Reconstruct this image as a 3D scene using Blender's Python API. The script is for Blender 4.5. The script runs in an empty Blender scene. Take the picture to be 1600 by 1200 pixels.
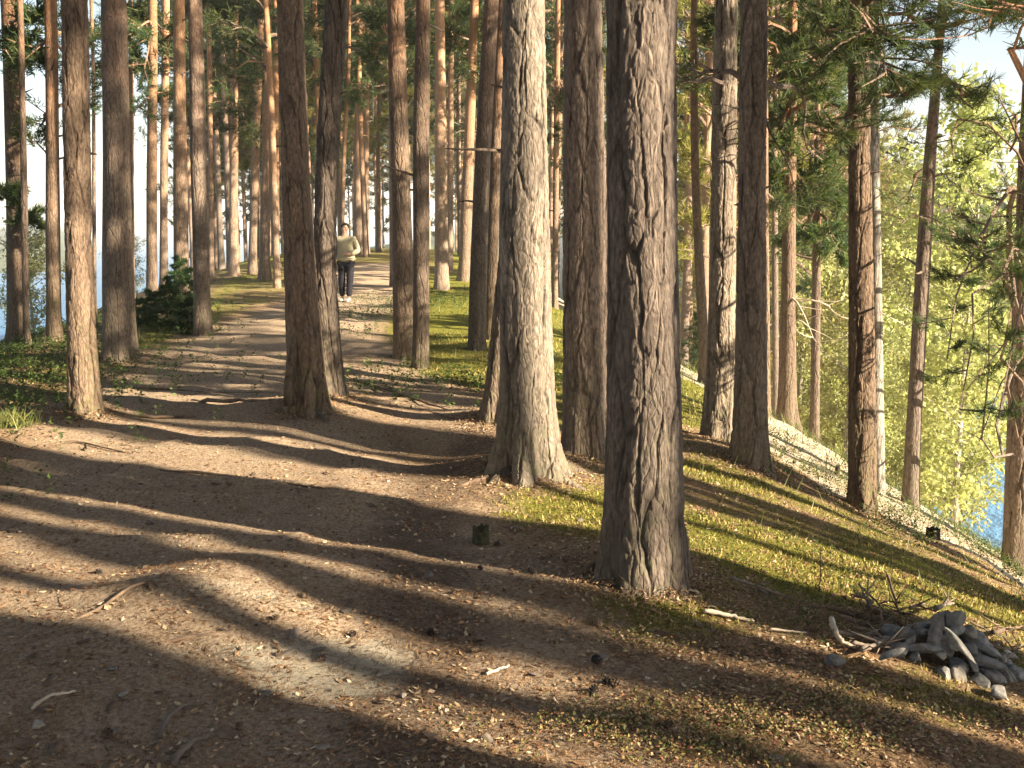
import bpy, bmesh, math, random
import numpy as np
from mathutils import Vector, Matrix, Euler
scene = bpy.context.scene
C = scene.collection
R = math.radians
rng = np.random.default_rng(7)
random.seed(7)

# ------------------------------------------------------------------ camera, sky, sun, exposure
F = 1600.0                                   # focal length in photo pixels (1600 wide)
PITCH = math.atan(250 / 1600)
ZC = 1.6
cam = bpy.data.cameras.new('camera')
cam.sensor_width = 36; cam.lens = 36 * F / 1600
cam.clip_start = 0.05; cam.clip_end = 12000
camo = bpy.data.objects.new('camera', cam); C.objects.link(camo)
camo.location = (0, 0, ZC); camo.rotation_euler = (math.pi / 2 - PITCH, 0, 0)
scene.camera = camo

SUN_EL = 24.0
SX, SY = .882, -.471                         # horizontal direction towards the sun
w = bpy.data.worlds.new('World'); scene.world = w; w.use_nodes = True
nt = w.node_tree; bg = nt.nodes['Background']
sk = nt.nodes.new('ShaderNodeTexSky'); sk.sky_type = 'NISHITA'; sk.sun_disc = False
sk.sun_elevation = R(SUN_EL); sk.sun_rotation = math.atan2(SX, SY)
sk.air_density = 1.0; sk.dust_density = 1.2; sk.ozone_density = 1.0
nt.links.new(sk.outputs[0], bg.inputs[0]); bg.inputs[1].default_value = .05
sl = bpy.data.lights.new('sun', 'SUN'); sl.energy = 5.0; sl.angle = R(.53); sl.color = (1, .85, .63)
so = bpy.data.objects.new('sun', sl); C.objects.link(so)
e = R(SUN_EL)
so.rotation_euler = Vector((SX * math.cos(e), SY * math.cos(e), math.sin(e))).to_track_quat('Z', 'Y').to_euler()
vs = scene.view_settings
vs.view_transform = 'Standard'; vs.look = 'None'; vs.gamma = 1; vs.exposure = 2.15; vs.use_curve_mapping = False

# ------------------------------------------------------------------ noise + terrain
def _h(ix, iy, s):
    n = (ix.astype(np.int64) * 374761393 + iy.astype(np.int64) * 668265263 + s * 974634777) & 0xffffffff
    n = ((n ^ (n >> 13)) * 1274126177) & 0xffffffff
    return ((n ^ (n >> 16)) & 0xffff) / 65535.0
def vnoise(x, y, s=0):
    x = np.asarray(x, float); y = np.asarray(y, float)
    ix = np.floor(x); iy = np.floor(y); fx = x - ix; fy = y - iy
    fx = fx * fx * (3 - 2 * fx); fy = fy * fy * (3 - 2 * fy)
    a = _h(ix, iy, s); b = _h(ix + 1, iy, s); c = _h(ix, iy + 1, s); d = _h(ix + 1, iy + 1, s)
    return (a + (b - a) * fx) * (1 - fy) + (c + (d - c) * fx) * fy
def fbm(x, y, s=0, o=4):
    t = 0; a = .5; f = 1
    for i in range(o):
        t = t + a * vnoise(x * f, y * f, s + i * 17); a *= .5; f *= 2.03
    return t / (1 - .5 ** o)
def sm(t):
    t = np.clip(t, 0, 1); return t * t * (3 - 2 * t)
def drop(d, k, s):
    d = np.maximum(d, 0); dm = s / (2 * k)
    return np.where(d < dm, k * d * d, k * dm * dm + s * (d - dm))
XR = ([-50, 0, 4.5, 8, 12, 16, 24, 35, 45, 60, 90, 200], [1.5, .6, .15, -.4, -.5, -.6, -1.2, -2.4, -3.6, -5, -8, -20])
XL = ([-50, 0, 4, 8, 16, 30, 45, 60, 90, 200], [-4.5, -4, -4, -4.5, -5.8, -8.4, -9.5, -11, -15, -28])
Z0 = ([-50, 0, 12, 16, 24, 32, 45, 60, 90, 200], [0, 0, 0, -.05, -.15, 0, .25, .15, -1, -3])
WATER = -14.0
MOUNDS = []                                  # (x, y, radius, height), filled below
def base_terr(x, y):
    xr = np.interp(y, *XR); xl = np.interp(y, *XL)
    z = np.interp(y, *Z0) - drop(x - xr, .062, .6) - drop(xl - x, .06, .6)
    z = np.maximum(z, -17.0)
    r = np.hypot(x, y)
    left = sm((300 + 60 * vnoise(x / 80, y / 80, 5) - 0) * 0 + (r - 330 - 40 * vnoise(x / 60, y / 60, 9)) / 60) * sm((-x / np.maximum(r, 1) - .36) / .05)
    right = sm((y + .25 * x - 92 - 12 * vnoise(x / 20, y / 20, 3)) / 22) * sm((x - 4) / 20)
    far = sm((r - 1900) / 900)
    hills = far * (4 + 60 * np.maximum(fbm(x / 500, y / 500, 11, 4) - .36, 0))
    behind = sm((-y - 120) / 60)
    z = np.maximum(z, -17 + left * 8 + left * 8 * sm((r - 360) / 300))
    z = np.maximum(z, -17 + right * 7 + 6 * sm((y + .25 * x - 110) / 120) * sm((x - 4) / 20))
    z = np.maximum(z, -17 + behind * 8)
    return z + hills
def terr(x, y, fine=True):
    x = np.asarray(x, float); y = np.asarray(y, float)
    z = base_terr(x, y)
    near = 1 - sm((np.hypot(x, y) - 60) / 60)
    z = z + near * ((fbm(x / 1.9, y / 1.9, 21, 3) - .5) * .10 + (fbm(x / .5, y / .5, 31, 2) - .5) * .045)
    rg = 1 - np.abs(2 * vnoise(x / 1.5 + .5 * vnoise(x, y, 52), y / .42 + x * .18, 51) - 1)
    z = z + near * sm((y - 2.5) / 2) * np.exp(-((x + 1.8 + .08 * y) / 2.2) ** 2) * .045 * rg ** 3
    xr_ = np.interp(y, *XR); z = z + near * sm((x - xr_ - 2) / 1.2) * ((fbm(x / .7, y / .7, 83, 4) - .5) * .16)
    for mx, my, mr, mh in MOUNDS:
        d2 = ((x - mx) ** 2 + (y - my) ** 2) / (mr * mr)
        z = z + mh * np.exp(-d2)
    return z
def ray(u, v):
    a = (u - 800) / F; b = (600 - v) / F
    y = math.cos(PITCH) + b * math.sin(PITCH); z = -math.sin(PITCH) + b * math.cos(PITCH)
    return a / y, z / y
_ys = np.concatenate([np.linspace(1.5, 40, 6000), np.linspace(40, 200, 3000)])
def hit(u, v):
    a, c = ray(u, v)
    g = terr(a * _ys, _ys) - (ZC + c * _ys)
    i = int(np.argmax(g > 0))
    if not g[i] > 0:
        i = int(np.argmax(g[:6000]))
    y = _ys[i]
    return float(a * y), float(y), float(terr(a * y, y))
def at(u, v, Y):
    a, c = ray(u, v); return Vector((a * Y, Y, ZC + c * Y))
def tz(x, y): return float(terr(np.array([x]), np.array([y]))[0])
for (u, v, r_, h_) in [(1010, 900, .42, .09), (828, 735, .5, .10), (918, 710, .45, .06), (770, 655, .45, .08), (480, 640, .65, .11),
                       (130, 645, .45, .06), (185, 560, .6, .06), (1120, 705, .4, .05), (1172, 720, .45, .05),
                       (330, 925, .36, .12), (150, 990, .5, .05), (1450, 1040, .5, .03), (660, 700, .8, -.05), (700, 1000, .7, -.05)]:
    x, y, _ = hit(u, v); MOUNDS.append((x, y, r_, h_))

# ------------------------------------------------------------------ mesh + object helpers
def mesh_np(name, verts, faces, mats=(), smooth=False, mat_idx=None, attrs=None):
    """faces: an (n,k) int array or a list of such arrays"""
    me = bpy.data.meshes.new(name)
    verts = np.asarray(verts, np.float32)
    if isinstance(faces, np.ndarray): faces = [faces]
    faces = [f for f in faces if len(f)]
    nl = sum(f.size for f in faces); nf = sum(len(f) for f in faces)
    me.vertices.add(len(verts)); me.vertices.foreach_set('co', verts.ravel())
    me.loops.add(nl); me.polygons.add(nf)
    me.loops.foreach_set('vertex_index', np.concatenate([f.ravel() for f in faces]).astype(np.int32))
    tot = np.concatenate([np.full(len(f), f.shape[1]) for f in faces]).astype(np.int32)
    st = np.concatenate([[0], np.cumsum(tot)[:-1]]).astype(np.int32)
    me.polygons.foreach_set('loop_start', st)
    try: me.polygons.foreach_set('loop_total', tot)
    except Exception: pass
    if mat_idx is not None: me.polygons.foreach_set('material_index', np.asarray(mat_idx, np.int32))
    me.polygons.foreach_set('use_smooth', np.full(nf, smooth))
    for m in mats: me.materials.append(m)
    if attrs:
        for k, a in attrs.items():
            t = me.attributes.new(k, 'FLOAT_COLOR', 'POINT')
            a = np.asarray(a, np.float32)
            if a.shape[1] == 3: a = np.concatenate([a, np.ones((len(a), 1), np.float32)], 1)
            t.data.foreach_set('color', a.ravel())
    me.update(calc_edges=True); me.validate()
    return me
def link(name, data, parent=None, loc=None):
    o = bpy.data.objects.new(name, data); C.objects.link(o)
    if parent is not None: o.parent = parent
    if loc is not None: o.location = loc
    return o
def tag(o, label=None, cat=None, group=None, kind=None):
    if label: o['label'] = label
    if cat: o['category'] = cat
    if group: o['group'] = group
    if kind: o['kind'] = kind
    return o
class MB:
    """collects tubes / shapes into one mesh"""
    def __init__(s): s.v = []; s.q = []; s.t = []; s.n = 0; s.qm = []; s.tm = []
    def add(s, v, q=None, t=None, m=0):
        v = np.asarray(v, float)
        if q is not None and len(q): q = np.asarray(q); s.q.append(q + s.n); s.qm.append(np.full(len(q), m))
        if t is not None and len(t): t = np.asarray(t); s.t.append(t + s.n); s.tm.append(np.full(len(t), m))
        s.v.append(v); s.n += len(v)
    def tube(s, pts, rad, seg=6, m=0, wob=0, cap=True):
        pts = np.asarray(pts, float); n = len(pts); rad = np.broadcast_to(np.asarray(rad, float), (n,))
        T = np.gradient(pts, axis=0); T /= np.linalg.norm(T, axis=1)[:, None] + 1e-9
        up = np.array([0, 0, 1.]) if abs(T[0][2]) < .9 else np.array([1., 0, 0])
        A = np.cross(T, up); A /= np.linalg.norm(A, axis=1)[:, None] + 1e-9
        B = np.cross(T, A)
        th = np.arange(seg) * 2 * math.pi / seg
        rr = rad[:, None] * (1 + wob * (rng.random((n, seg)) - .5))
        V = pts[:, None] + rr[..., None] * (np.cos(th)[None, :, None] * A[:, None] + np.sin(th)[None, :, None] * B[:, None])
        i = np.arange(n - 1)[:, None] * seg; j = np.arange(seg)[None]; k = (j + 1) % seg
        q = np.stack([i + j, i + k, i + seg + k, i + seg + j], -1).reshape(-1, 4)
        V = V.reshape(-1, 3); t = None
        if cap:
            V = np.concatenate([V, pts[:1], pts[-1:]]); a = n * seg; j = np.arange(seg); k = (j + 1) % seg
            t = np.concatenate([np.stack([np.full(seg, a), k, j], 1), np.stack([np.full(seg, a + 1), (n - 1) * seg + j, (n - 1) * seg + k], 1)])
        s.add(V, q, t, m)
    def mesh(s, name, mats, smooth=True):
        fs = []; mi = []
        if s.q: fs.append(np.concatenate(s.q)); mi.append(np.concatenate(s.qm))
        if s.t: fs.append(np.concatenate(s.t)); mi.append(np.concatenate(s.tm))
        return mesh_np(name, np.concatenate(s.v), fs, mats, smooth, np.concatenate(mi))

# ------------------------------------------------------------------ materials
def new_mat(name):
    m = bpy.data.materials.new(name); m.use_nodes = True; t = m.node_tree
    return m, t, t.nodes, t.links, t.nodes['Principled BSDF'], t.nodes['Material Output']
def N(t, typ, **kw):
    n = t.nodes.new(typ)
    for k, v in kw.items():
        if k in ('inp',):
            for a, b in v.items(): n.inputs[a].default_value = b
        else: setattr(n, k, v)
    return n
def ramp(t, fac, stops, interp='LINEAR'):
    n = t.nodes.new('ShaderNodeValToRGB'); cr = n.color_ramp; cr.interpolation = interp
    while len(cr.elements) > 1: cr.elements.remove(cr.elements[-1])
    for i, (p, c) in enumerate(stops):
        el = cr.elements[0] if i == 0 else cr.elements.new(p)
        el.position = p; el.color = (*c, 1) if len(c) == 3 else c
    t.links.new(fac, n.inputs[0]); return n.outputs[0]
def mixc(t, f, a, b, mode='MIX'):
    n = t.nodes.new('ShaderNodeMix'); n.data_type = 'RGBA'; n.blend_type = mode
    for s, i in ((f, 0), (a, 6), (b, 7)):
        if isinstance(s, (int, float)): n.inputs[i].default_value = s
        elif isinstance(s, tuple): n.inputs[i].default_value = (*s, 1)
        else: t.links.new(s, n.inputs[i])
    return n.outputs[2]
def mth(t, op, a, b=0.0, clamp=False):
    n = t.nodes.new('ShaderNodeMath'); n.operation = op; n.use_clamp = clamp
    for s, i in ((a, 0), (b, 1)):
        if isinstance(s, (int, float)): n.inputs[i].default_value = s
        else: t.links.new(s, n.inputs[i])
    return n.outputs[0]
def noise(t, vec, scale, detail=4, rough=.55, out=0, dist=0):
    n = N(t, 'ShaderNodeTexNoise'); n.inputs['Scale'].default_value = scale; n.inputs['Detail'].default_value = detail
    n.inputs['Roughness'].default_value = rough; n.inputs['Distortion'].default_value = dist
    if vec is not None: t.links.new(vec, n.inputs['Vector'])
    return n.outputs[out]
def mapping(t, vec, scale):
    n = N(t, 'ShaderNodeMapping'); n.inputs['Scale'].default_value = scale; t.links.new(vec, n.inputs['Vector']); return n.outputs[0]
def bump(t, h, strength, dist, bsdf):
    b = N(t, 'ShaderNodeBump'); b.inputs['Strength'].default_value = strength; b.inputs['Distance'].default_value = dist
    t.links.new(h, b.inputs['Height']); t.links.new(b.outputs[0], bsdf.inputs['Normal'])

def bark_mat(name, disp, low1, low2, up1, up2, h_mid=6.0, scale=1.0, depth=.016, moss=True, crack=.9):
    m, t, n, l, b, out = new_mat(name)
    tc = N(t, 'ShaderNodeTexCoord'); oi = N(t, 'ShaderNodeObjectInfo')
    off = N(t, 'ShaderNodeVectorMath', operation='ADD')
    l.new(tc.outputs['Object'], off.inputs[0])
    cx = N(t, 'ShaderNodeCombineXYZ'); rz = mth(t, 'MULTIPLY', oi.outputs['Random'], 37.0)
    l.new(rz, cx.inputs[0]); l.new(rz, cx.inputs[2]); l.new(cx.outputs[0], off.inputs[1])
    V = off.outputs[0]
    # warp then stretched voronoi plates
    wn = noise(t, mapping(t, V, (5, 5, 2.2)), 1, 3, .6, 1)
    wv = N(t, 'ShaderNodeVectorMath', operation='MULTIPLY_ADD')
    l.new(wn, wv.inputs[0]); wv.inputs[1].default_value = (.10, .10, .35); l.new(V, wv.inputs[2])
    mp = mapping(t, wv.outputs[0], (13 * scale, 13 * scale, 2.1 * scale))
    vo = N(t, 'ShaderNodeTexVoronoi', feature='DISTANCE_TO_EDGE'); vo.inputs['Scale'].default_value = 1; l.new(mp, vo.inputs['Vector'])
    vc = N(t, 'ShaderNodeTexVoronoi', feature='F1'); vc.inputs['Scale'].default_value = 1; l.new(mp, vc.inputs['Vector'])
    mp2 = mapping(t, wv.outputs[0], (38 * scale, 38 * scale, 13 * scale))
    v2 = N(t, 'ShaderNodeTexVoronoi', feature='DISTANCE_TO_EDGE'); v2.inputs['Scale'].default_value = 1; l.new(mp2, v2.inputs['Vector'])
    breakup = mth(t, 'MULTIPLY', mth(t, 'SUBTRACT', noise(t, mapping(t, V, (11, 11, 3)), 1, 3), .40), 5.0, True)
    plate = mth(t, 'ADD', mth(t, 'MULTIPLY', vo.outputs['Distance'], 6.0), mth(t, 'MULTIPLY', breakup, .55), True)
    plate = mth(t, 'POWER', plate, .6)
    small = mth(t, 'MULTIPLY', v2.outputs['Distance'], 5, True)
    fine = noise(t, mapping(t, V, (60, 60, 22)), 1, 5, .65)
    big = noise(t, V, 3.0, 3)
    sep = N(t, 'ShaderNodeSeparateXYZ'); l.new(tc.outputs['Object'], sep.inputs[0])
    h = mth(t, 'ADD', sep.outputs[2], mth(t, 'MULTIPLY', mth(t, 'SUBTRACT', big, .5), 5.0))
    up = N(t, 'ShaderNodeMapRange', interpolation_type='SMOOTHSTEP'); up.inputs['From Min'].default_value = h_mid - 3.2; up.inputs['From Max'].default_value = h_mid + 2.5
    l.new(h, up.inputs[0]); U = up.outputs[0]
    cl = ramp(t, fine, [(.3, low1), (.68, low2)])
    cl = mixc(t, mth(t, 'MULTIPLY', N_sep(t, vc.outputs['Color']), .5), cl, (.15, .112, .085))
    cu = ramp(t, fine, [(.32, up1), (.66, up2)])
    col = mixc(t, U, cl, cu)
    dark = mth(t, 'MULTIPLY', mth(t, 'SUBTRACT', 1, plate), mth(t, 'SUBTRACT', crack, mth(t, 'MULTIPLY', U, crack * .6)))
    col = mixc(t, dark, col, (.022, .016, .013))
    col = mixc(t, mth(t, 'MULTIPLY', mth(t, 'SUBTRACT', 1, small), .35), col, (.05, .035, .028))
    if moss:                                  # grey-green lichen near the foot
        f = N(t, 'ShaderNodeMapRange'); f.inputs['From Min'].default_value = 1.1; f.inputs['From Max'].default_value = 0.0; l.new(sep.outputs[2], f.inputs[0])
        lich = mth(t, 'MULTIPLY', f.outputs[0], mth(t, 'MULTIPLY', mth(t, 'SUBTRACT', noise(t, V, 14, 4), .42), 3.0, True), True)
        col = mixc(t, mth(t, 'MULTIPLY', lich, .6), col, (.16, .165, .07))
    hsv = N(t, 'ShaderNodeHueSaturation'); l.new(col, hsv.inputs['Color']); l.new(mth(t, 'ADD', .72, mth(t, 'MULTIPLY', oi.outputs['Random'], .5)), hsv.inputs['Value'])
    l.new(mth(t, 'ADD', .75, mth(t, 'MULTIPLY', mth(t, 'FRACT', mth(t, 'MULTIPLY', oi.outputs['Random'], 7.3)), .35)), hsv.inputs['Saturation']); col = hsv.outputs[0]
    l.new(col, b.inputs['Base Color']); b.inputs['Roughness'].default_value = .9; b.inputs['Specular IOR Level'].default_value = .15
    hh = mth(t, 'ADD', mth(t, 'MULTIPLY', plate, mth(t, 'SUBTRACT', 1, mth(t, 'MULTIPLY', U, .75))), mth(t, 'ADD', mth(t, 'MULTIPLY', small, .15), mth(t, 'MULTIPLY', fine, .42)))
    if disp:
        d = N(t, 'ShaderNodeDisplacement'); d.inputs['Scale'].default_value = depth; d.inputs['Midlevel'].default_value = 1.15
        l.new(hh, d.inputs['Height']); l.new(d.outputs[0], out.inputs['Displacement']); m.displacement_method = 'BOTH'
    else:
        bump(t, hh, 1.0, depth, b)
    return m
def N_sep(t, col):
    s = N(t, 'ShaderNodeSeparateColor'); t.links.new(col, s.inputs[0]); return s.outputs[0]
LOW1, LOW2, UP1, UP2 = (.085, .06, .046), (.34, .245, .175), (.30, .135, .07), (.52, .28, .15)
bark_near = bark_mat('rough_pine_bark', True, LOW1, LOW2, UP1, UP2, 6.5, .85, .020, True, .85)
bark_mid = bark_mat('pine_bark', False, LOW1, LOW2, UP1, UP2, 5.0, 1.25, .012, True, .5)
bark_far = bark_mat('distant_pine_bark', False, (.16, .115, .085), (.46, .34, .25), (.34, .17, .09), (.60, .36, .21), 4.2, 1.0, .01, False, .4)
bark_sunlit = bark_mat('sunlit_pine_bark', True, (.15, .11, .08), (.50, .395, .28), UP1, UP2, 7.5, .85, .022, True, .9)  # pine bark lightened to hold the sunlight on two trunks
bark_dead = bark_mat('dead_branch_bark', False, (.12, .085, .065), (.30, .22, .17), (.12, .08, .06), (.3, .2, .14), 30, 2.5, .004, False)

def leaf_mat(name, c1, c2, c3, trans=.35, tcol=None, scale=1.3, rough=.6):
    m, t, n, l, b, out = new_mat(name)
    tc = N(t, 'ShaderNodeTexCoord'); oi = N(t, 'ShaderNodeObjectInfo'); g = N(t, 'ShaderNodeNewGeometry')
    nz = noise(t, tc.outputs['Object'], scale, 4, .7)
    f = mth(t, 'ADD', mth(t, 'MULTIPLY', nz, .6), mth(t, 'MULTIPLY', g.outputs['Random Per Island'], .45))
    c = ramp(t, f, [(.25, c1), (.5, c2), (.78, c3)])
    hs = N(t, 'ShaderNodeHueSaturation'); l.new(c, hs.inputs['Color'])
    l.new(mth(t, 'ADD', .8, mth(t, 'MULTIPLY', oi.outputs['Random'], .4)), hs.inputs['Value'])
    l.new(mth(t, 'ADD', .48, mth(t, 'MULTIPLY', oi.outputs['Random'], .035)), hs.inputs['Hue'])
    l.new(hs.outputs[0], b.inputs['Base Color']); b.inputs['Roughness'].default_value = rough
    b.inputs['Specular IOR Level'].default_value = .3
    tr = N(t, 'ShaderNodeBsdfTranslucent')
    tint = mixc(t, 1.0, hs.outputs[0], tcol or (1.5, 1.5, .7), 'MULTIPLY')
    l.new(tint, tr.inputs[0])
    ms = N(t, 'ShaderNodeMixShader'); ms.inputs[0].default_value = trans
    l.new(b.outputs[0], ms.inputs[1]); l.new(tr.outputs[0], ms.inputs[2]); l.new(ms.outputs[0], out.inputs['Surface'])
    return m
needle_mat = leaf_mat('pine_needles_green', (.030, .055, .028), (.060, .095, .040), (.13, .15, .05), .35)
needle_sun = leaf_mat('sunny_pine_needles', (.10, .12, .045), (.22, .22, .075), (.36, .31, .11), .5)  # yellower copy of the needles, sunlight on the crowns put into the colour
spruce_mat = leaf_mat('spruce_needles', (.018, .040, .018), (.035, .070, .025), (.07, .11, .03), .25)
birch_leaf = leaf_mat('birch_leaves', (.20, .22, .09), (.38, .40, .17), (.55, .55, .29), .55, (1.15, 1.15, .8))  # leaves paled so the colour carries the haze over the right bank
shrub_leaf = leaf_mat('blueberry_leaves', (.035, .06, .018), (.065, .10, .025), (.12, .16, .04), .3)
far_leaf = leaf_mat('far_wood_leaves', (.05, .085, .035), (.085, .12, .045), (.14, .16, .06), .2, None, .05)

def litter_mat(name, stops, rough=.85, trans=0):
    m, t, n, l, b, out = new_mat(name)
    g = N(t, 'ShaderNodeNewGeometry')
    c = ramp(t, g.outputs['Random Per Island'], stops)
    l.new(c, b.inputs['Base Color']); b.inputs['Roughness'].default_value = rough; b.inputs['Specular IOR Level'].default_value = .25
    return m
flake_mat = litter_mat('dry_leaf_flakes', [(0, (.09, .045, .025)), (.35, (.22, .12, .065)), (.7, (.40, .26, .14)), (.93, (.56, .42, .26)), (1, (.66, .54, .38))])
needlelit_mat = litter_mat('fallen_needles', [(0, (.08, .04, .02)), (.5, (.23, .12, .055)), (1, (.48, .30, .15))])
moss_mat = litter_mat('moss_shoots', [(0, (.08, .08, .02)), (.4, (.18, .17, .035)), (.75, (.38, .31, .08)), (1, (.50, .38, .18))])
cover_mat = litter_mat('lingonberry_leaf', [(0, (.06, .08, .02)), (.25, (.14, .15, .04)), (.5, (.34, .27, .09)), (.7, (.24, .12, .06)), (.85, (.56, .42, .22)), (.95, (.40, .13, .08)), (1, (.62, .5, .32))], .5)
grass_mat = litter_mat('grass_blade', [(0, (.06, .085, .02)), (.6, (.12, .14, .035)), (1, (.34, .29, .12))], .5)

def ground_mat():
    m, t, n, l, b, out = new_mat('forest_floor')
    g = N(t, 'ShaderNodeNewGeometry'); P = g.outputs['Position']
    at_ = N(t, 'ShaderNodeAttribute', attribute_name='zone'); s = N(t, 'ShaderNodeSeparateColor'); l.new(at_.outputs['Color'], s.inputs[0])
    moss, sand, path = s.outputs[0], s.outputs[1], s.outputs[2]
    n1 = noise(t, P, 1.6, 6, .65); n2 = noise(t, P, 9, 6, .7); n3 = noise(t, P, 55, 5, .75); n4 = noise(t, P, 220, 3, .7)
    lit = ramp(t, n3, [(.30, (.045, .026, .018)), (.42, (.19, .12, .07)), (.54, (.42, .29, .17)), (.70, (.68, .53, .34))])
    red = ramp(t, n3, [(.30, (.06, .028, .018)), (.44, (.26, .15, .08)), (.64, (.54, .35, .20))])
    base = mixc(t, ramp(t, n2, [(.42, (0, 0, 0)), (.62, (1, 1, 1))]), lit, red)
    base = mixc(t, mth(t, 'MULTIPLY', n4, .35), base, (.42, .30, .18))
    hum = mth(t, 'MULTIPLY', mth(t, 'SUBTRACT', noise(t, P, 5.5, 7, .72, 0, .6), .50), 6.0, True)
    base = mixc(t, mth(t, 'MULTIPLY', hum, .65), base, (.065, .042, .028))
    pth = ramp(t, n3, [(.32, (.17, .12, .085)), (.48, (.52, .39, .275)), (.66, (.74, .60, .45))])
    base = mixc(t, mth(t, 'MULTIPLY', path, .75), base, pth)
    ms = ramp(t, n3, [(.32, (.05, .055, .014)), (.5, (.20, .205, .035)), (.7, (.50, .43, .10))])
    mf = mth(t, 'MULTIPLY', mth(t, 'SUBTRACT', mth(t, 'ADD', moss, mth(t, 'MULTIPLY', mth(t, 'SUBTRACT', n2, .5), 1.6)), .35), 3.0, True)
    base = mixc(t, mf, base, ms)
    sd = ramp(t, n3, [(.3, (.34, .29, .21)), (.6, (.52, .45, .34)), (.8, (.66, .58, .45))])
    sf = mth(t, 'MULTIPLY', mth(t, 'SUBTRACT', mth(t, 'ADD', sand, mth(t, 'MULTIPLY', mth(t, 'SUBTRACT', n2, .5), 2.0)), .45), 2.4, True)
    base = mixc(t, sf, base, sd)
    so_ = mth(t, 'MULTIPLY', mth(t, 'SUBTRACT', mth(t, 'ADD', at_.outputs['Alpha'], mth(t, 'MULTIPLY', mth(t, 'SUBTRACT', n2, .5), 1.2)), .3), 1.5, True)  # zone alpha darkens the ground
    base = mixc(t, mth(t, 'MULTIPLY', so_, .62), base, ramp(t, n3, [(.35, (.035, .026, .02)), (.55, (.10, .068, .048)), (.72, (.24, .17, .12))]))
    # far land is a wooded green
    ds = N(t, 'ShaderNodeVectorMath', operation='LENGTH'); l.new(P, ds.inputs[0])
    fr = N(t, 'ShaderNodeMapRange'); fr.inputs['From Min'].default_value = 90; fr.inputs['From Max'].default_value = 160; l.new(ds.outputs['Value'], fr.inputs[0])
    base = mixc(t, fr.outputs[0], base, ramp(t, noise(t, P, .03, 6, .7), [(.35, (.03, .05, .025)), (.65, (.08, .10, .04))]))
    l.new(base, b.inputs['Base Color']); b.inputs['Roughness'].default_value = .95; b.inputs['Specular IOR Level'].default_value = .1
    smooth = mth(t, 'SUBTRACT', 1, mth(t, 'MULTIPLY', sf, .75))
    hh = mth(t, 'MULTIPLY', smooth, mth(t, 'ADD', mth(t, 'MULTIPLY', n2, 1.0), mth(t, 'ADD', mth(t, 'MULTIPLY', n3, .55), mth(t, 'MULTIPLY', n4, .18))))
    bump(t, hh, 1.0, .045, b)
    return m
ground_m = ground_mat()

def simple_mat(name, c1, c2, scale=8, rough=.8, bd=.003, stretch=(1, 1, 1), spec=.3):
    m, t, n, l, b, out = new_mat(name)
    tc = N(t, 'ShaderNodeTexCoord'); oi = N(t, 'ShaderNodeObjectInfo')
    nz = noise(t, mapping(t, tc.outputs['Object'], stretch), scale, 6, .65)
    c = ramp(t, nz, [(.32, c1), (.68, c2)])
    hs = N(t, 'ShaderNodeHueSaturation'); l.new(c, hs.inputs['Color']); l.new(mth(t, 'ADD', .78, mth(t, 'MULTIPLY', oi.outputs['Random'], .45)), hs.inputs['Value'])
    l.new(hs.outputs[0], b.inputs['Base Color']); b.inputs['Roughness'].default_value = rough; b.inputs['Specular IOR Level'].default_value = spec
    if bd: bump(t, nz, 1.0, bd, b)
    return m
stone_m = simple_mat('grey_granite', (.10, .098, .09), (.31, .30, .28), 26, .9, .006)
stone_mid = simple_mat('brownish_stone', (.12, .11, .095), (.34, .31, .27), 22, .9, .006)
stone_pale = simple_mat('pale_stone', (.30, .26, .22), (.50, .45, .38), 22, .8, .003)
wood_grey = simple_mat('weathered_wood', (.10, .08, .06), (.27, .22, .18), 10, .85, .003, (1, 1, 1))
wood_pale = simple_mat('bare_pale_wood', (.42, .34, .25), (.66, .57, .45), 12, .75, .002)
root_m = simple_mat('root_bark', (.06, .042, .03), (.24, .165, .11), 14, .85, .006)
stump_m = simple_mat('mossy_stump_wood', (.035, .032, .02), (.13, .11, .05), 16, .95, .01)
charred_m = simple_mat('dark_stump_wood', (.012, .011, .01), (.05, .04, .035), 16, .95, .01)
jacket_m = simple_mat('cream_jacket_cloth', (.32, .285, .19), (.44, .39, .27), 30, .85, .003)
trouser_m = simple_mat('dark_trouser_cloth', (.010, .009, .014), (.017, .015, .024), 30, .85, .003)
skin_m = simple_mat('skin', (.50, .30, .21), (.56, .35, .25), 12, .55, 0)
hair_m = simple_mat('dark_hair', (.012, .009, .008), (.04, .028, .02), 40, .6, .003)
shoe_m = simple_mat('white_shoe_leather', (.42, .40, .38), (.52, .50, .48), 20, .6, .001)
sole_m = simple_mat('shoe_sole', (.12, .11, .11), (.2, .19, .19), 20, .8, .001)
eye_m = simple_mat('dark_eye', (.02, .015, .012), (.04, .03, .02), 20, .3, 0)
birch_bark = bark_mat('pale_birch_bark', False, (.30, .27, .23), (.62, .58, .50), (.35, .3, .25), (.62, .56, .46), 30, 1.5, .005, False)

# ------------------------------------------------------------------ terrain mesh
def axis(lo, hi, dmin, grow_lo, grow_hi, n0):
    a = [lo]
    while a[-1] < hi: a.append(a[-1] + dmin)
    a = a[:]
    d = dmin; up = [a[-1]]
    while up[-1] < 3600: d *= grow_hi; up.append(up[-1] + d)
    d = dmin; dn = [lo]
    while dn[-1] > -3600: d *= grow_lo; dn.append(dn[-1] - d)
    return np.array(dn[:0:-1] + a + up[1:])
xs = axis(-4.5, 5, .028, 1.028, 1.028, 0)
ys = axis(2.2, 9.5, .028, 1.06, 1.018, 0)
GX, GY = np.meshgrid(xs, ys)
GZ = terr(GX, GY)
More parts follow.
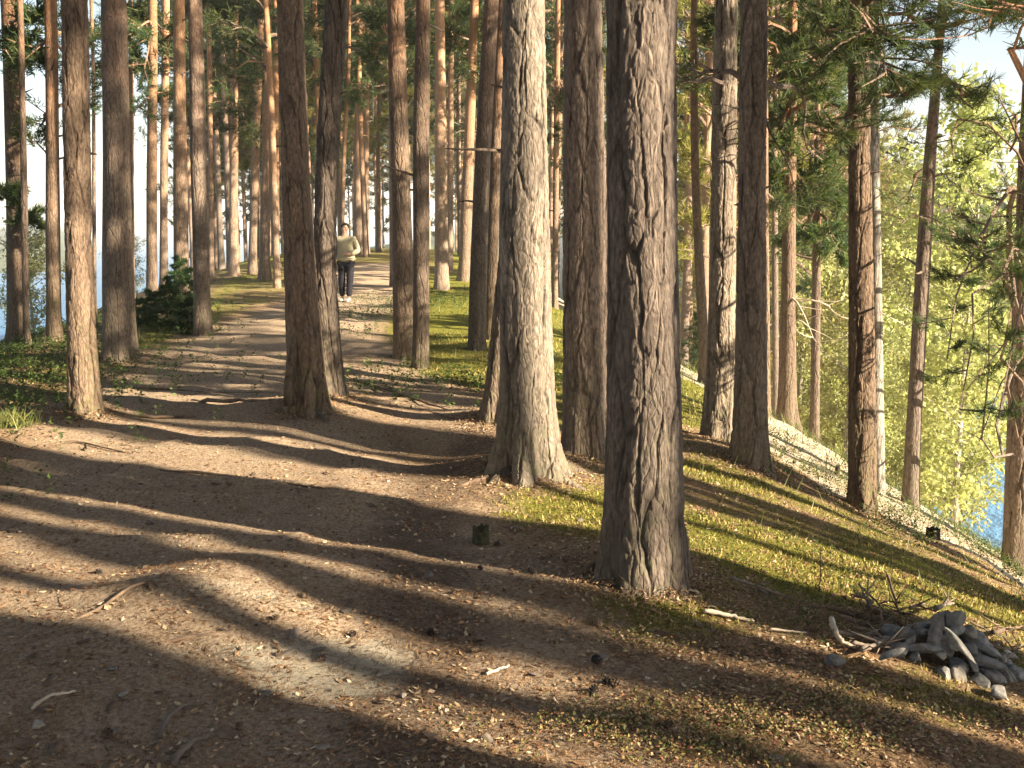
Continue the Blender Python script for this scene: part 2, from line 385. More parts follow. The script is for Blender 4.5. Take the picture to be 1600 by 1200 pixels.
# zones: moss, sand, path, as world-space blobs
def blob(x, y, cx, cy, rx, ry, ang=0):
    c, s = math.cos(ang), math.sin(ang); dx = x - cx; dy = y - cy
    u = (dx * c + dy * s) / rx; v = (-dx * s + dy * c) / ry
    return np.exp(-(u * u + v * v))
PATHL = [hit(*p)[:2] for p in [(420, 1190), (440, 1000), (400, 850), (330, 720), (330, 620), (420, 540), (480, 500), (560, 455), (590, 415)]]
PATHL2 = [hit(*p)[:2] for p in [(800, 690), (700, 650), (600, 590), (540, 520)]]
DARKL = [hit(*p)[:2] for p in [(640, 1190), (670, 1040), (660, 930), (640, 840), (690, 740), (760, 690)]]
def dist_poly(x, y, pts):
    best = np.full(np.shape(x), 1e9)
    for (ax, ay), (bx, by) in zip(pts[:-1], pts[1:]):
        vx, vy = bx - ax, by - ay; L = vx * vx + vy * vy
        q = np.clip(((x - ax) * vx + (y - ay) * vy) / L, 0, 1)
        best = np.minimum(best, np.hypot(x - ax - q * vx, y - ay - q * vy))
    return best
def zones(x, y):
    xr = np.interp(y, *XR); xl = np.interp(y, *XL)
    dp = dist_poly(x, y, PATHL); d2 = dist_poly(x, y, PATHL2)
    path = np.maximum(1 - sm((dp - .9) / .8), .8 * (1 - sm((d2 - .3) / .5)))
    moss = np.clip(-.10 + 1.1 * fbm(x / .8, y / .8, 61, 4), 0, .75) * sm((x - xr - .1) / .9) * (1 - sm((x - xr - 6) / 2)) * sm((y - 3.2) / .8)
    moss = moss + .22 * sm((xl + .9 - x) / .8)
    moss = moss + .55 * sm((dp - 1.2) / .8) * sm((y - 8.5) / 2.5)
    for (u, v, rx, ry, a) in [(820, 800, 1.0, .5, .5), (990, 960, .5, .25, .8), (660, 560, 1.3, 2.2, .6), (660, 500, 1.6, 3, .7), (720, 450, 2, 6, .6), (290, 540, 1.0, 1.2, .3),
                              (460, 655, .5, .35, .4), (1480, 1110, .6, .25, .4), (900, 1170, .4, .12, .4), (760, 900, .5, .3, .3), (1250, 880, 1.4, .4, .5), (940, 800, .6, .4, .4)]:
        cx, cy, _ = hit(u, v); moss = moss + a * blob(x, y, cx, cy, rx, ry)
    moss = moss + .5 * blob(x, y, 3.4, 9.6, .5, .8)
    moss = moss * (1 - path * .8)
    sand = 0 * x; edge = 1.1 * (fbm(x / .9, y / .9, 71, 4) - .5)
    for (u, v, rx, ry, a) in [(560, 1045, .19, .24, 1.3), (440, 1030, .42, .17, .9), (480, 1075, .28, .10, .7), (400, 930, .45, .10, .75), (250, 720, 1.1, .14, .35), (300, 600, 1.1, .5, .45), (300, 640, .8, .12, .4), (560, 430, .9, 5, .5), (610, 610, .8, .3, .4), (400, 460, 1.5, 2, .25)]:  # sandy patches, plus sunlight on the hump by the path painted pale
        cx, cy, _ = hit(u, v); sand = sand + a * blob(x, y, cx, cy, rx, ry)
    sand = sand + .95 * sm((x - xr + edge - 2.7 - .9 * np.clip((8.2 - y) / 1.2, 0, 1)) / .5) * sm((y - 6.4) / .8) * (1 - sm((x - xr - 9) / 5))
    moss = moss * (1 - .75 * np.clip(sand, 0, 1))
    darken = .9 * (1 - sm((dist_poly(x, y, DARKL) - .06) / .42)); darken = darken * (1 - np.clip(1.3 * blob(x, y, *hit(540, 1045)[:2], .2, .22), 0, 1))  # darker band down the middle of the path
    darken = np.maximum(darken, .75 * sm((xl + .6 - x) / .9) * (1 - sm((y - 30) / 15)))  # left bank darkened: dark growth, with its shade put into the colour
    moss = moss * (1 - .6 * darken)
    return np.stack([np.clip(moss, 0, 1), np.clip(sand, 0, 1), np.clip(path, 0, 1), np.clip(darken, 0, 1)], -1)
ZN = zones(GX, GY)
ny, nx = GX.shape
i = np.arange(ny - 1)[:, None] * nx; j = np.arange(nx - 1)[None]
q = np.stack([i + j, i + j + 1, i + nx + j + 1, i + nx + j], -1).reshape(-1, 4)
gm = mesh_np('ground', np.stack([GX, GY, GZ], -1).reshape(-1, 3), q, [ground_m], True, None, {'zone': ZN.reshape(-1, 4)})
tag(link('ground', gm), kind='structure')
print('ground verts', GX.size)

def water():
    m, t, n, l, b, out = new_mat('lake_water')
    g = N(t, 'ShaderNodeNewGeometry')
    nz = noise(t, mapping(t, g.outputs['Position'], (1.2, .6, 1)), 1.0, 5, .6)
    b.inputs['Base Color'].default_value = (.10, .22, .37, 1); b.inputs['Specular IOR Level'].default_value = .12; b.inputs['Roughness'].default_value = .4
    bump(t, nz, 1.0, .5, b)
    v = np.array([[-6000, -6000, WATER], [6000, -6000, WATER], [6000, 6000, WATER], [-6000, 6000, WATER]])
    tag(link('water', mesh_np('water', v, np.array([[0, 1, 2, 3]]), [m])), kind='structure')
water()

# ------------------------------------------------------------------ trunks
def trunk_arrays(pts, rad, seg, rings_z, flare, lobes, seed):
    """pts (n,3) local axis points with increasing z, rad their radii"""
    pts = np.asarray(pts); rad = np.asarray(rad); z = rings_z
    px = np.interp(z, pts[:, 2], pts[:, 0]); py = np.interp(z, pts[:, 2], pts[:, 1]); r = np.interp(z, pts[:, 2], rad)
    # smooth the axis
    th = np.arange(seg) * 2 * math.pi / seg
    rs = np.random.default_rng(seed)
    ph = rs.random(4) * 6.28
    lob = .5 + .5 * np.cos(lobes * th + ph[0]) * .8 + .3 * np.cos((lobes + 2) * th + ph[1])
    fz = np.exp(-np.maximum(z, -.05) / (.16 + .5 * r))
    low = np.cos(3 * th + ph[2]) * .025
    rr = r[:, None] * (1 + flare * fz[:, None] * (.25 + lob[None]) + low[None] + .03 * np.sin(z[:, None] * 2.1 + 2 * th[None] + ph[3]))
    V = np.stack([px[:, None] + rr * np.cos(th), py[:, None] + rr * np.sin(th), np.broadcast_to(z[:, None], rr.shape)], -1).reshape(-1, 3)
    n = len(z); i = np.arange(n - 1)[:, None] * seg; j = np.arange(seg)[None]; k = (j + 1) % seg
    q = np.stack([i + j, i + k, i + seg + k, i + seg + j], -1).reshape(-1, 4)
    return V, q
TREES = []
def smooth_axis(P, n=60):
    P = np.asarray(P, float); zz = np.linspace(P[0, 2], P[-1, 2], n)
    cols = [np.interp(zz, P[:, 2], P[:, c]) for c in (0, 1, 3)]
    for _ in range(10):
        for c in cols:
            c[1:-1] = (c[:-2] + 2 * c[1:-1] + c[2:]) / 4
    return np.stack([cols[0], cols[1], zz, cols[2]], 1)
def pine(label, pts, base=None, dist=None, H=17, crown=0, cl=None, cscale=1.0, name='pine_tree', group=None, flare=.45, lobes=5, mat=None, cat='tree', seed=0, lean=.0):
    """pts: (u,v,w) seen trunk axis and width, low to high"""
    if dist is None:
        x0, y0, z0 = hit(*base)
    else:
        a, _ = ray(pts[0][0] if base is None else base[0], 600); y0 = dist
        x0 = ray(pts[0][0] if base is None else base[0], 640)[0] * y0; z0 = tz(x0, y0)
    P = []
    for (u, v, w_) in pts:
        p = at(u, v, y0); dep = y0 * math.cos(PITCH) - (p.z - ZC) * math.sin(PITCH)
        P.append((p.x - x0, lean * (p.z - z0), p.z - z0, w_ / 2 * dep / F))
    P.sort(key=lambda q_: q_[2])
    P = [q_ for q_ in P if q_[2] > -.2]
    first = P[0]
    if first[2] > .1:
        if len(P) > 1 and dist is not None:
            s_ = (P[1][0] - P[0][0]) / max(P[1][2] - P[0][2], .5) * .6
        else: s_ = (first[0]) / max(first[2], .5)
        xb = first[0] - s_ * first[2] if dist is not None else 0
        P.insert(0, (xb, 0, 0, first[3] * 1.04))
    P.insert(0, (P[0][0], 0, -.45, P[0][3]))
    last = P[-1]; prev = P[-2]
    sx = (last[0] - prev[0]) / max(last[2] - prev[2], .5) * .5; sx = max(-.05, min(.05, sx))
    zl = last[2]
    H = max(H, zl + 3)
    for k in (.35, .7, 1.0):
        zz = zl + (H - zl) * k
        P.append((last[0] + sx * (zz - zl), lean * zz, zz, max(last[3] * (1 - .80 * k), .03)))
    ax = smooth_axis(P)
    near = y0 < 10.5
    if y0 < 5.5: seg, dz = 200, .0075
    elif near: seg, dz = 120, .012
    elif y0 < 18: seg, dz = 32, .08
    else: seg, dz = 14, .3
    zvis = 3.6 if near else min(H, 3)
    rz = np.concatenate([np.arange(-.45, zvis, dz), np.arange(zvis, H, .3), [H]])
    V, q_ = trunk_arrays(ax[:, :3], ax[:, 3], seg, rz, flare, lobes, seed or int(abs(x0 * 971 + y0 * 131)))
    m = mat or (bark_near if near else bark_mid if y0 < 20 else bark_far)
    root = link(name, None, None, (x0, y0, z0)); root.empty_display_size = .3
    tag(root, label, cat, group)
    tr = link('trunk', mesh_np('trunk', V, q_, [m], True), root)
    if crown is not None:
        L = CROWNS[crown][1] * cscale
        cz = H - L + .3
        if cl is not None: cz = cl
        o = link('crown', CROWNS[crown][0], root)
        o.location = (float(np.interp(cz, ax[:, 2], ax[:, 0])), float(np.interp(cz, ax[:, 2], ax[:, 1])), cz)
        s_ = (H + .3 - cz) / CROWNS[crown][1]
        o.scale = (cscale, cscale, s_); o.rotation_euler = (0, 0, random.random() * 6.28)
    T = dict(root=root, ax=ax, pos=Vector((x0, y0, z0)), H=H)
    TREES.append(T); return T
def axis_at(T, z):          # world point of the trunk axis at local height z
    a = T['ax']; return T['pos'] + Vector((float(np.interp(z, a[:, 2], a[:, 0])), float(np.interp(z, a[:, 2], a[:, 1])), z))

# ------------------------------------------------------------------ foliage
def unit(v): return v / (np.linalg.norm(v, axis=-1, keepdims=True) + 1e-9)
def tufts(centers, dirs, nn, length, width, rs, spread=1.0):
    """needle tufts: nn thin blades fanning round each direction"""
    n = len(centers)
    d = unit(dirs)[:, None] + spread * rs.normal(0, .55, (n, nn, 3)); d = unit(d)
    L = length * (.6 + .6 * rs.random((n, nn, 1)))
    s = unit(np.cross(d, rs.normal(0, 1, (n, nn, 3)))) * width
    c = centers[:, None] + unit(dirs)[:, None] * (rs.random((n, nn, 1)) - .7) * length * 1.2
    a = c - s * .5; b = c + s * .5; e_ = c + d * L
    V = np.stack([a, b, e_ + s * .15, e_ - s * .15], 2).reshape(-1, 3)
    q_ = np.arange(n * nn * 4).reshape(-1, 4)
    return V, q_
def bough_parts(mb, p0, p1, r0, rs, nsub=10, sub=.5, nt=5, tl=.1, tw=.012, nn=14, m_w=0, m_n=1, sag=.12, start=.35, bare=False, updown=.15):
    """a limb from p0 to p1 with side twigs that carry needle tufts"""
    p0 = np.array(p0, float); p1 = np.array(p1, float); L = np.linalg.norm(p1 - p0); n = 9
    t_ = np.linspace(0, 1, n)[:, None]
    ctrl = rs.normal(0, .05 * L, (n, 3)); ctrl[0] = 0; ctrl[-1] = 0
    for _ in range(1): ctrl[1:-1] = (ctrl[:-2] + ctrl[1:-1] * 2 + ctrl[2:]) / 4
    pts = p0 + (p1 - p0) * t_ + ctrl + np.array([0, 0, 1]) * (sag * L * np.sin(t_ * math.pi))
    mb.tube(pts, r0 * (1 - .8 * t_[:, 0]), 5, m_w, 0, False)
    cs = []; ds = []
    for k in range(nsub):
        f = start + (1 - start) * (k + rs.random()) / nsub
        b = p0 * 0 + np.array([np.interp(f, t_[:, 0], pts[:, c]) for c in range(3)])
        ax_ = unit(p1 - p0); side = unit(np.cross(ax_, [0, 0, 1.]) * (1 if k % 2 else -1) + rs.normal(0, .35, 3))
        dr = unit(ax_ * .7 + side * (.9) + np.array([0, 0, updown + rs.normal(0, .2)]))
        sl_ = sub * (1.15 - .6 * f) * (.6 + .7 * rs.random())
        e_ = b + dr * sl_; mid = (b + e_) / 2 + rs.normal(0, .04 * sl_, 3)
        mb.tube([b, mid, e_], [r0 * .3, r0 * .2, r0 * .08], 3, m_w, 0, False)
        if bare: continue
        for q_ in range(nt):
            g = .3 + .7 * (q_ + 1) / nt
            c0 = b + (e_ - b) * g + rs.normal(0, .10 * sl_, 3)
            cs.append(c0); ds.append(dr + rs.normal(0, .45, 3) + np.array([0, 0, .35]))
    if not bare:
        V, q2 = tufts(np.array(cs), np.array(ds), nn, tl, tw, rs)
        mb.add(V, q2, None, m_n)
def make_crown(seed, L, Rm, limbs, nm, tl, tw, nn, nsub, nt, dens_low=.5):
    rs = np.random.default_rng(seed); mb = MB()
    for k in range(limbs):
        f = (k + rs.random()) / limbs
        f2 = f ** .9
        z = L * f2
        prof = math.sin(min(1, (f2 * .9 + .12)) * math.pi * .93) ** .6
        if f2 < .25 and rs.random() > .6: prof *= .5
        ln = Rm * max(.25, prof) * (.65 + .5 * rs.random())
        a_ = rs.random() * 6.28
        dz = ln * (rs.normal(.12, .16) + .5 * f2)
        p1 = np.array([math.cos(a_) * ln, math.sin(a_) * ln, z + dz])
        bough_parts(mb, (0, 0, z - .1), p1, .035 * (1.2 - .7 * f2), rs, nsub, ln * .45, nt, tl, tw, nn, 0, 1)
    # leader
    bough_parts(mb, (0, 0, L * .9), (0, 0, L), .03, rs, nsub, .5, nt, tl, tw, nn, 0, 1, sag=0)
    return mb.mesh('crown', [bark_far, nm], False), L
CROWNS = [make_crown(1, 7.5, 2.3, 40, needle_mat, .16, .018, 12, 9, 5),
          make_crown(2, 8.5, 2.0, 44, needle_mat, .16, .018, 12, 9, 5),
          make_crown(3, 9.5, 2.6, 46, needle_sun, .18, .024, 11, 9, 5),
          make_crown(4, 7.0, 2.8, 38, needle_mat, .18, .02, 12, 9, 5)]
def make_birch_crown(seed, L, Rm, n, leaf):
    rs = np.random.default_rng(seed); mb = MB(); cs = []
    for k in range(46):
        f = (k + rs.random()) / 46; z = L * f
        ln = Rm * (math.sin(min(1, f * .85 + .15) * math.pi * .95) ** .7) * (.55 + .6 * rs.random()); a_ = rs.random() * 6.28; ln *= rs.choice([.6, 1, 1.15])
        p1 = np.array([math.cos(a_) * ln, math.sin(a_) * ln, z + ln * .5]); p0 = np.array([0, 0, z - .1])
        mb.tube([p0, (p0 + p1) / 2 + [0, 0, .1], p1], [.02, .012, .005], 3, 0, 0, False)
        m_ = n // 46
        g = rs.random((m_, 1)) ** .6
        c = p0 + (p1 - p0) * g + rs.normal(0, .15, (m_, 3)) * (.4 + Rm * .35)
        cs.append(c)
    c = np.concatenate(cs); n_ = len(c)
    d = unit(rs.normal(0, 1, (n_, 3)) + np.array([0, 0, -.3])); s = unit(np.cross(d, rs.normal(0, 1, (n_, 3))))
    l_ = leaf * (.6 + .7 * rs.random((n_, 1)))
    V = np.stack([c, c + d * l_ * .5 + s * l_ * .33, c + d * l_, c + d * l_ * .5 - s * l_ * .33], 1).reshape(-1, 3)
    mb.add(V, np.arange(n_ * 4).reshape(-1, 4), None, 1)
    return mb.mesh('crown', [birch_bark, birch_leaf], False), L
BIRCH = [make_birch_crown(11, 6.5, 2.0, 9000, .11), make_birch_crown(12, 5, 1.7, 7000, .11), make_birch_crown(13, 8, 2.3, 11000, .12)]

# ------------------------------------------------------------------ the pines seen in the photograph
T = {}
T['big'] = pine('nearest pine, thickest trunk with deep dark bark cracks, in front of the stone heap', [(1010, 880, 122), (1009, 700, 114), (1006, 500, 111), (1003, 250, 107), (1002, 0, 108)], base=(1010, 898), H=19, crown=0, flare=.22, lobes=6, seed=5)
T['flare'] = pine('thick pine with a broad sunlit flared foot, left of the nearest trunk', [(828, 690, 84), (822, 600, 80), (822, 450, 76), (818, 250, 70), (818, 0, 64)], base=(828, 730), H=19, crown=1, flare=.55, lobes=5, seed=8, mat=bark_sunlit)
T['darkmid'] = pine('dark shaded pine between the flared trunk and the nearest trunk', [(917, 680, 72), (916, 500, 70), (914, 250, 64), (911, 0, 58)], base=(918, 708), H=18, crown=3, flare=.25, seed=9)
T['lean'] = pine('dark leaning pine close behind the flared trunk, base darkened by shade', [(770, 640, 40), (782, 560, 36), (797, 400, 34), (812, 200, 30), (826, 0, 28)], base=(768, 655), H=17, crown=1, flare=.6, seed=10)
T['pairL'] = pine('dark left trunk of the crossing pair beside the path, bark torn at its foot', [(482, 610, 58), (476, 540, 51), (466, 400, 46), (459, 200, 42), (453, 0, 38)], base=(484, 640), H=18, crown=0, flare=.42, seed=11)
T['pairR'] = pine('reddish curved right trunk of the crossing pair beside the path', [(512, 590, 42), (508, 480, 36), (504, 350, 34), (510, 220, 35), (520, 110, 34), (529, 0, 34)], base=(516, 616), H=18, crown=3, flare=.4, seed=12)
T['left'] = pine('sun-dappled pine at the left edge of the path, nearest trunk on the left', [(130, 620, 46), (125, 500, 42), (121, 350, 39), (119, 200, 38), (117, 0, 38)], base=(131, 645), H=16, crown=1, flare=.18, seed=13)
T['leftbig'] = pine('thick dark pine just right of the dappled one on the left', [(185, 540, 48), (184, 450, 46), (182, 300, 43), (181, 150, 40), (178, 0, 36)], base=(186, 560), H=18, crown=0, flare=.25, seed=14)
T['duoL'] = pine('dark left trunk of the two close pines on the mossy rise mid picture', [(632, 540, 33), (630, 400, 32), (624, 200, 29), (618, 0, 26)], base=(632, 560), H=17, crown=3, flare=.15, seed=15)
T['duoR'] = pine('dappled right trunk of the two close pines on the mossy rise mid picture', [(657, 555, 25), (659, 450, 26), (657, 300, 26), (658, 150, 24), (662, 0, 22)], base=(656, 575), H=16, crown=1, flare=.15, seed=16)
T['whiteR'] = pine('brightly sunlit cracked pine right of the nearest trunk', [(1120, 690, 46), (1128, 560, 42), (1131, 400, 40), (1130, 200, 37), (1136, 0, 33)], base=(1118, 700), dist=8.9, H=17, crown=0, flare=.28, seed=17, mat=bark_sunlit)
T['darkR'] = pine('dark pine right beside the brightly sunlit one on the slope edge', [(1173, 690, 50), (1174, 600, 46), (1173, 400, 44), (1175, 200, 43), (1178, 0, 40)], base=(1174, 722), dist=7.9, H=18, crown=3, flare=.35, seed=18)
T['slopeR'] = pine('tall dark-sided pine on the right slope with a paler trunk behind it', [(1349, 780, 42), (1347, 650, 38), (1345, 450, 37), (1343, 250, 34), (1340, 0, 28)], base=(1350, 800), H=17, crown=1, flare=.2, seed=19)
T['thinlean'] = pine('slim sunlit pine leaning right on the slope edge above the lake', [(1422, 780, 24), (1428, 650, 23), (1440, 450, 22), (1452, 250, 19), (1466, 90, 14), (1472, 0, 10)], base=(1422, 788), dist=10.6, H=9.5, crown=None, flare=.2, seed=20)
T['edgeR'] = pine('dark pine at the right picture edge with bent boughs hanging left', [(1588, 880, 36), (1591, 750, 36), (1597, 550, 34), (1604, 350, 30), (1612, 100, 24)], base=(1590, 893), H=13, crown=1, flare=.2, seed=21)
T['m1'] = pine('reddish pine leaning right behind the flared trunk, sunlit lower stem', [(744, 530, 27), (748, 400, 26), (755, 200, 25), (769, 0, 22)], base=(744, 546), H=17, crown=3, flare=.2)
T['m2'] = pine('slim dark pine between the reddish leaning trunk and the flared trunk', [(766, 540, 20), (769, 400, 18), (776, 200, 16), (786, 0, 14)], dist=14.5, base=(766, 560), H=16, crown=1, flare=.15)
T['m3'] = pine('banded pine with a bright pale foot on the green slope beyond the two close trunks', [(690, 440, 22), (689, 300, 19), (688, 150, 17), (687, 0, 15)], base=(690, 452), H=17, crown=1, flare=.35)
T['a0'] = pine('leftmost dappled pine at the left picture edge above the lake', [(27, 520, 27), (25, 400, 28), (24, 200, 28), (16, 0, 28)], base=(28, 538), H=16, crown=3)
T['a00'] = pine('slim dark stem right beside the leftmost dappled pine', [(41, 530, 10), (38, 300, 10), (34, 100, 9), (32, 0, 9)], base=(42, 540), H=12, crown=None)
T['a1'] = pine('greyish pine against the lake, third trunk from the left edge', [(84, 520, 22), (83, 400, 21), (82, 200, 20), (80, 0, 18)], base=(85, 532), H=15, crown=1)
T['a2'] = pine('very thin dark stem right of the dappled pine at the path edge', [(148, 480, 6), (147, 300, 6), (146, 100, 5)], dist=17, base=(148, 500), H=9, crown=None)
T['a3'] = pine('thin pinkish stem half hidden behind the thick dark pine on the left', [(206, 460, 9), (205, 300, 9), (205, 100, 8), (205, 0, 8)], dist=25, base=(206, 470), H=14, crown=3)
T['a4'] = pine('sun-banded pine left of a thinner close twin before the lake', [(237, 445, 17), (237, 300, 16), (238, 150, 15), (239, 0, 14)], dist=24.5, base=(237, 457), H=16, crown=3)
T['a5'] = pine('thinner twin right of the sun-banded pine before the lake', [(256, 440, 13), (256, 300, 12), (258, 150, 12), (260, 0, 11)], dist=25.5, base=(256, 452), H=15, crown=None)
T['a6'] = pine('bright red-barked sunlit pine rising behind the small spruce', [(283, 430, 24), (282, 300, 22), (280, 150, 19), (280, 0, 17)], dist=20, base=(284, 450), H=17, crown=1)
T['a7'] = pine('dark straight pine on the left edge of the path beside the small spruce', [(316, 505, 26), (314, 400, 25), (309, 200, 24), (305, 0, 22)], base=(317, 522), H=16, crown=0, flare=.15)
T['a8'] = pine('thin pale stem showing just right of the dark straight pine', [(330, 430, 9), (329, 250, 8), (327, 80, 8)], dist=30, base=(331, 440), H=15, crown=3)
T['a9'] = pine('pale straight pine on the green knoll left of the path bend', [(365, 415, 15), (365, 300, 14), (366, 150, 12), (367, 0, 11)], dist=32, base=(365, 425), H=15, crown=0)
T['b1'] = pine('reddish left trunk of three slim pines by the path bend', [(394, 410, 13), (399, 250, 12), (405, 100, 11), (409, 0, 10)], dist=33, base=(393, 420), H=17, crown=1)
T['b2'] = pine('pale middle trunk of three slim pines by the path bend', [(413, 420, 18), (415, 300, 14), (417, 150, 12), (419, 0, 11)], dist=30, base=(412, 432), H=17, crown=3, flare=.5)
T['b3'] = pine('right trunk of three slim pines by the path bend, close to the crossing pair', [(432, 405, 10), (431, 250, 10), (431, 100, 9), (431, 0, 9)], dist=36, base=(432, 414), H=17, crown=0)
T['c1'] = pine('thin bright stem directly above the head of the walking person', [(534, 390, 7), (537, 250, 7), (545, 100, 6)], dist=38, base=(533, 400), H=15, crown=1)
T['c2'] = pine('shaded brown pine behind the right shoulder of the walking person', [(560, 380, 15), (560, 250, 14), (562, 100, 12), (566, 0, 11)], dist=45, base=(560, 392), H=20, crown=3)
T['c3'] = pine('orange-topped slim pine between the walker and the path crest', [(572, 380, 9), (572, 250, 9), (573, 100, 9), (575, 0, 9)], dist=48, base=(572, 392), H=20, crown=0)
T['c4'] = pine('yellow sunlit thin stem standing at the path crest', [(591, 385, 7), (591, 250, 6), (592, 120, 5)], dist=50, base=(591, 395), H=14, crown=2, cscale=.8)
T['c5'] = pine('thin dark stem right of the path crest, left of the two close pines', [(613, 420, 9), (612, 250, 9), (611, 0, 8)], dist=28, base=(613, 430), H=15, crown=None)
T['c6'] = pine('slim pale stem right behind the banded pine', [(703, 420, 9), (704, 250, 9), (705, 0, 8)], dist=34, base=(703, 430), H=17, crown=2)
T['c7'] = pine('orange pine between the banded pine and the reddish leaning one', [(726, 415, 19), (730, 300, 18), (736, 150, 15), (742, 0, 13)], dist=30, base=(725, 430), H=18, crown=1, flare=.4)
T['c8'] = pine('thin sunlit stem seen between the flared and the dark middle trunk', [(866, 510, 11), (868, 350, 9), (870, 150, 9), (872, 0, 8)], dist=26, base=(866, 525), H=16, crown=0)
T['d1'] = pine('thin bent stem just right of the nearest trunk, dark on its left side', [(1101, 550, 16), (1092, 400, 14), (1086, 280, 13), (1084, 100, 11)], dist=15.5, base=(1106, 575), H=13, crown=None)
T['d2'] = pine('narrow pale stem right behind the dark slope-edge pine', [(1197, 620, 13), (1196, 450, 12), (1195, 250, 10), (1195, 50, 9)], dist=14, base=(1197, 640), H=12, crown=1)
T['d3'] = pine('narrow shaded stem beside the pale one behind the dark slope-edge pine', [(1212, 640, 10), (1211, 450, 10), (1210, 250, 9)], dist=18, base=(1212, 650), H=12, crown=0)
T['d4'] = pine('sunlit mid-sized pine on the slope skyline with pale broken side twigs', [(1230, 645, 28), (1231, 500, 24), (1233, 350, 20), (1236, 200, 17), (1238, 50, 14)], dist=14.8, base=(1230, 660), H=13, crown=3)
T['d5'] = pine('slender sunlit stem under a dark hanging clump of needles', [(1273, 660, 15), (1275, 500, 14), (1276, 380, 12), (1277, 200, 9), (1278, 80, 7)], dist=15.6, base=(1273, 680), H=9.5, crown=None)
T['d6'] = pine('pale birch-like trunk directly behind the tall dark-sided slope pine', [(1374, 750, 19), (1370, 600, 18), (1368, 400, 18), (1366, 250, 16), (1365, 100, 13)], dist=9.9, base=(1375, 768), H=10, crown=None, flare=.15, mat=birch_bark)
T['d7'] = pine('thin orange far stem between the nearest trunk and the bent one', [(1078, 480, 9), (1075, 300, 9), (1073, 100, 8)], dist=32, base=(1078, 500), H=15, crown=0)

# ------------------------------------------------------------------ background pines
def inst_trunk(seed, H, r0, bend):
    rs = np.random.default_rng(seed); z = np.array([-.6, 0, H * .25, H * .5, H * .75, H])
    P = np.stack([np.cumsum(rs.normal(0, bend, 6)), np.cumsum(rs.normal(0, bend, 6)), z], 1); P[:2, :2] = 0
    rr = r0 * np.array([1.05, 1, .85, .7, .5, .12])
    V, q_ = trunk_arrays(P, rr, 9, np.linspace(-.6, H, 26), .35, 4, seed)
    mb = MB(); mb.add(V, q_)
    for k in range(rs.integers(5, 10)):       # dead stubs
        h = H * rs.uniform(.22, .6); a_ = rs.random() * 6.28; l_ = rs.uniform(.25, 1.2)
        x = np.interp(h, z, P[:, 0]); y = np.interp(h, z, P[:, 1])
        mb.tube([(x, y, h), (x + math.cos(a_) * l_ * .6, y + math.sin(a_) * l_ * .6, h + .05), (x + math.cos(a_) * l_, y + math.sin(a_) * l_, h - rs.uniform(-.1, .3) * l_)], [.02, .014, .005], 4, 0, 0, False)
    return mb.mesh('trunk', [bark_far], True), P
BG = [inst_trunk(50 + k, 17, .125, .035) for k in range(6)]
placed = [(t['pos'].x, t['pos'].y) for t in TREES]
FAR_GROUPS = {
    'ridge': ('slender pine among the many standing beyond the walker on the ridge', 'distant pines on the ridge'),
    'left': ('slender pine among the many on the lake side beyond the left trunks', 'distant pines above the left lake'),
    'right': ('slender pine among the many down the wooded slope on the right', 'distant pines down the right slope')}
def bg_pine(x, y, kind, H=None, ci=None, cs=1.0):
    z = tz(x, y)
    if z < WATER + .4: return None
    H = H or random.uniform(14, 20); tm, P = BG[random.randrange(6)]
    s_ = H / 17
    root = link('pine_tree', None, None, (x, y, z - .05)); root.empty_display_size = .3
    lb, gp = FAR_GROUPS[kind]; tag(root, lb, 'tree', gp)
    u_ = 800 + F * x / y
    for hi, a1 in [(110, 'left of the dappled left pine'), (190, 'around the thick dark left pine'), (305, 'left of the small spruce'), (440, 'between the small spruce and the crossing pair'), (540, 'behind the crossing pair'), (620, 'behind and right of the walker'), (700, 'around the two close pines'), (780, 'behind the reddish leaning pine'), (880, 'beside the flared trunk'), (1060, 'behind the nearest trunk'), (1160, 'around the sunlit cracked pine'), (1260, 'around the dark slope-edge pine'), (1340, 'left of the tall slope pine'), (1440, 'left of the slim leaning pine'), (9999, 'towards the right picture edge')]:
        if u_ < hi: root['label'] = ('slender far pine ' if y < 75 else 'small very distant pine ') + a1; break
    root.rotation_euler = (0, 0, random.random() * 6.28)
    w_ = s_ * random.uniform(.8, 1.25)
    tr = link('trunk', tm, root); tr.scale = (w_, w_, s_)
    if ci is None: ci = random.choice([0, 1, 1, 3] if y < 40 or kind == 'right' else [0, 1, 2, 3])
    L = CROWNS[ci][1]; f = random.uniform(1.0, 1.45) * cs
    o = link('crown', CROWNS[ci][0], root); zz = H - L * f + .3
    o.location = (float(np.interp(zz / s_, P[:, 2], P[:, 0])) * w_, float(np.interp(zz / s_, P[:, 2], P[:, 1])) * w_, zz)
    o.scale = (f * random.uniform(.8, 1), f * random.uniform(.8, 1), f); o.rotation_euler = (0, 0, random.random() * 6.28)
    placed.append((x, y)); return root
def ok(x, y, dmin):
    for (a, b) in placed:
        if (a - x) ** 2 + (b - y) ** 2 < dmin * dmin: return False
    return float(dist_poly(np.array([x]), np.array([y]), PATHL)[0]) > 1.3 or y > 52
cnt = 0; tries = 0
while cnt < 160 and tries < 9000:
    tries += 1
    y = random.uniform(24, 115); xr = float(np.interp(y, *XR)); xl = float(np.interp(y, *XL))
    x = random.uniform(xl - 6 - y * .05, xr + 13)
    u = 800 + F * x / y
    if not -60 < u < 1120: continue
    if u < 300 and random.random() < .86: continue
    if 590 < u < 625 and y < 75: continue
    if 205 < u < 235 or 100 < u < 150: 
        if random.random() < .8: continue
    if not ok(x, y, 1.4): continue
    bg_pine(x, y, 'left' if u < 350 else 'right' if u > 860 else 'ridge'); cnt += 1
cnt = 0; tries = 0
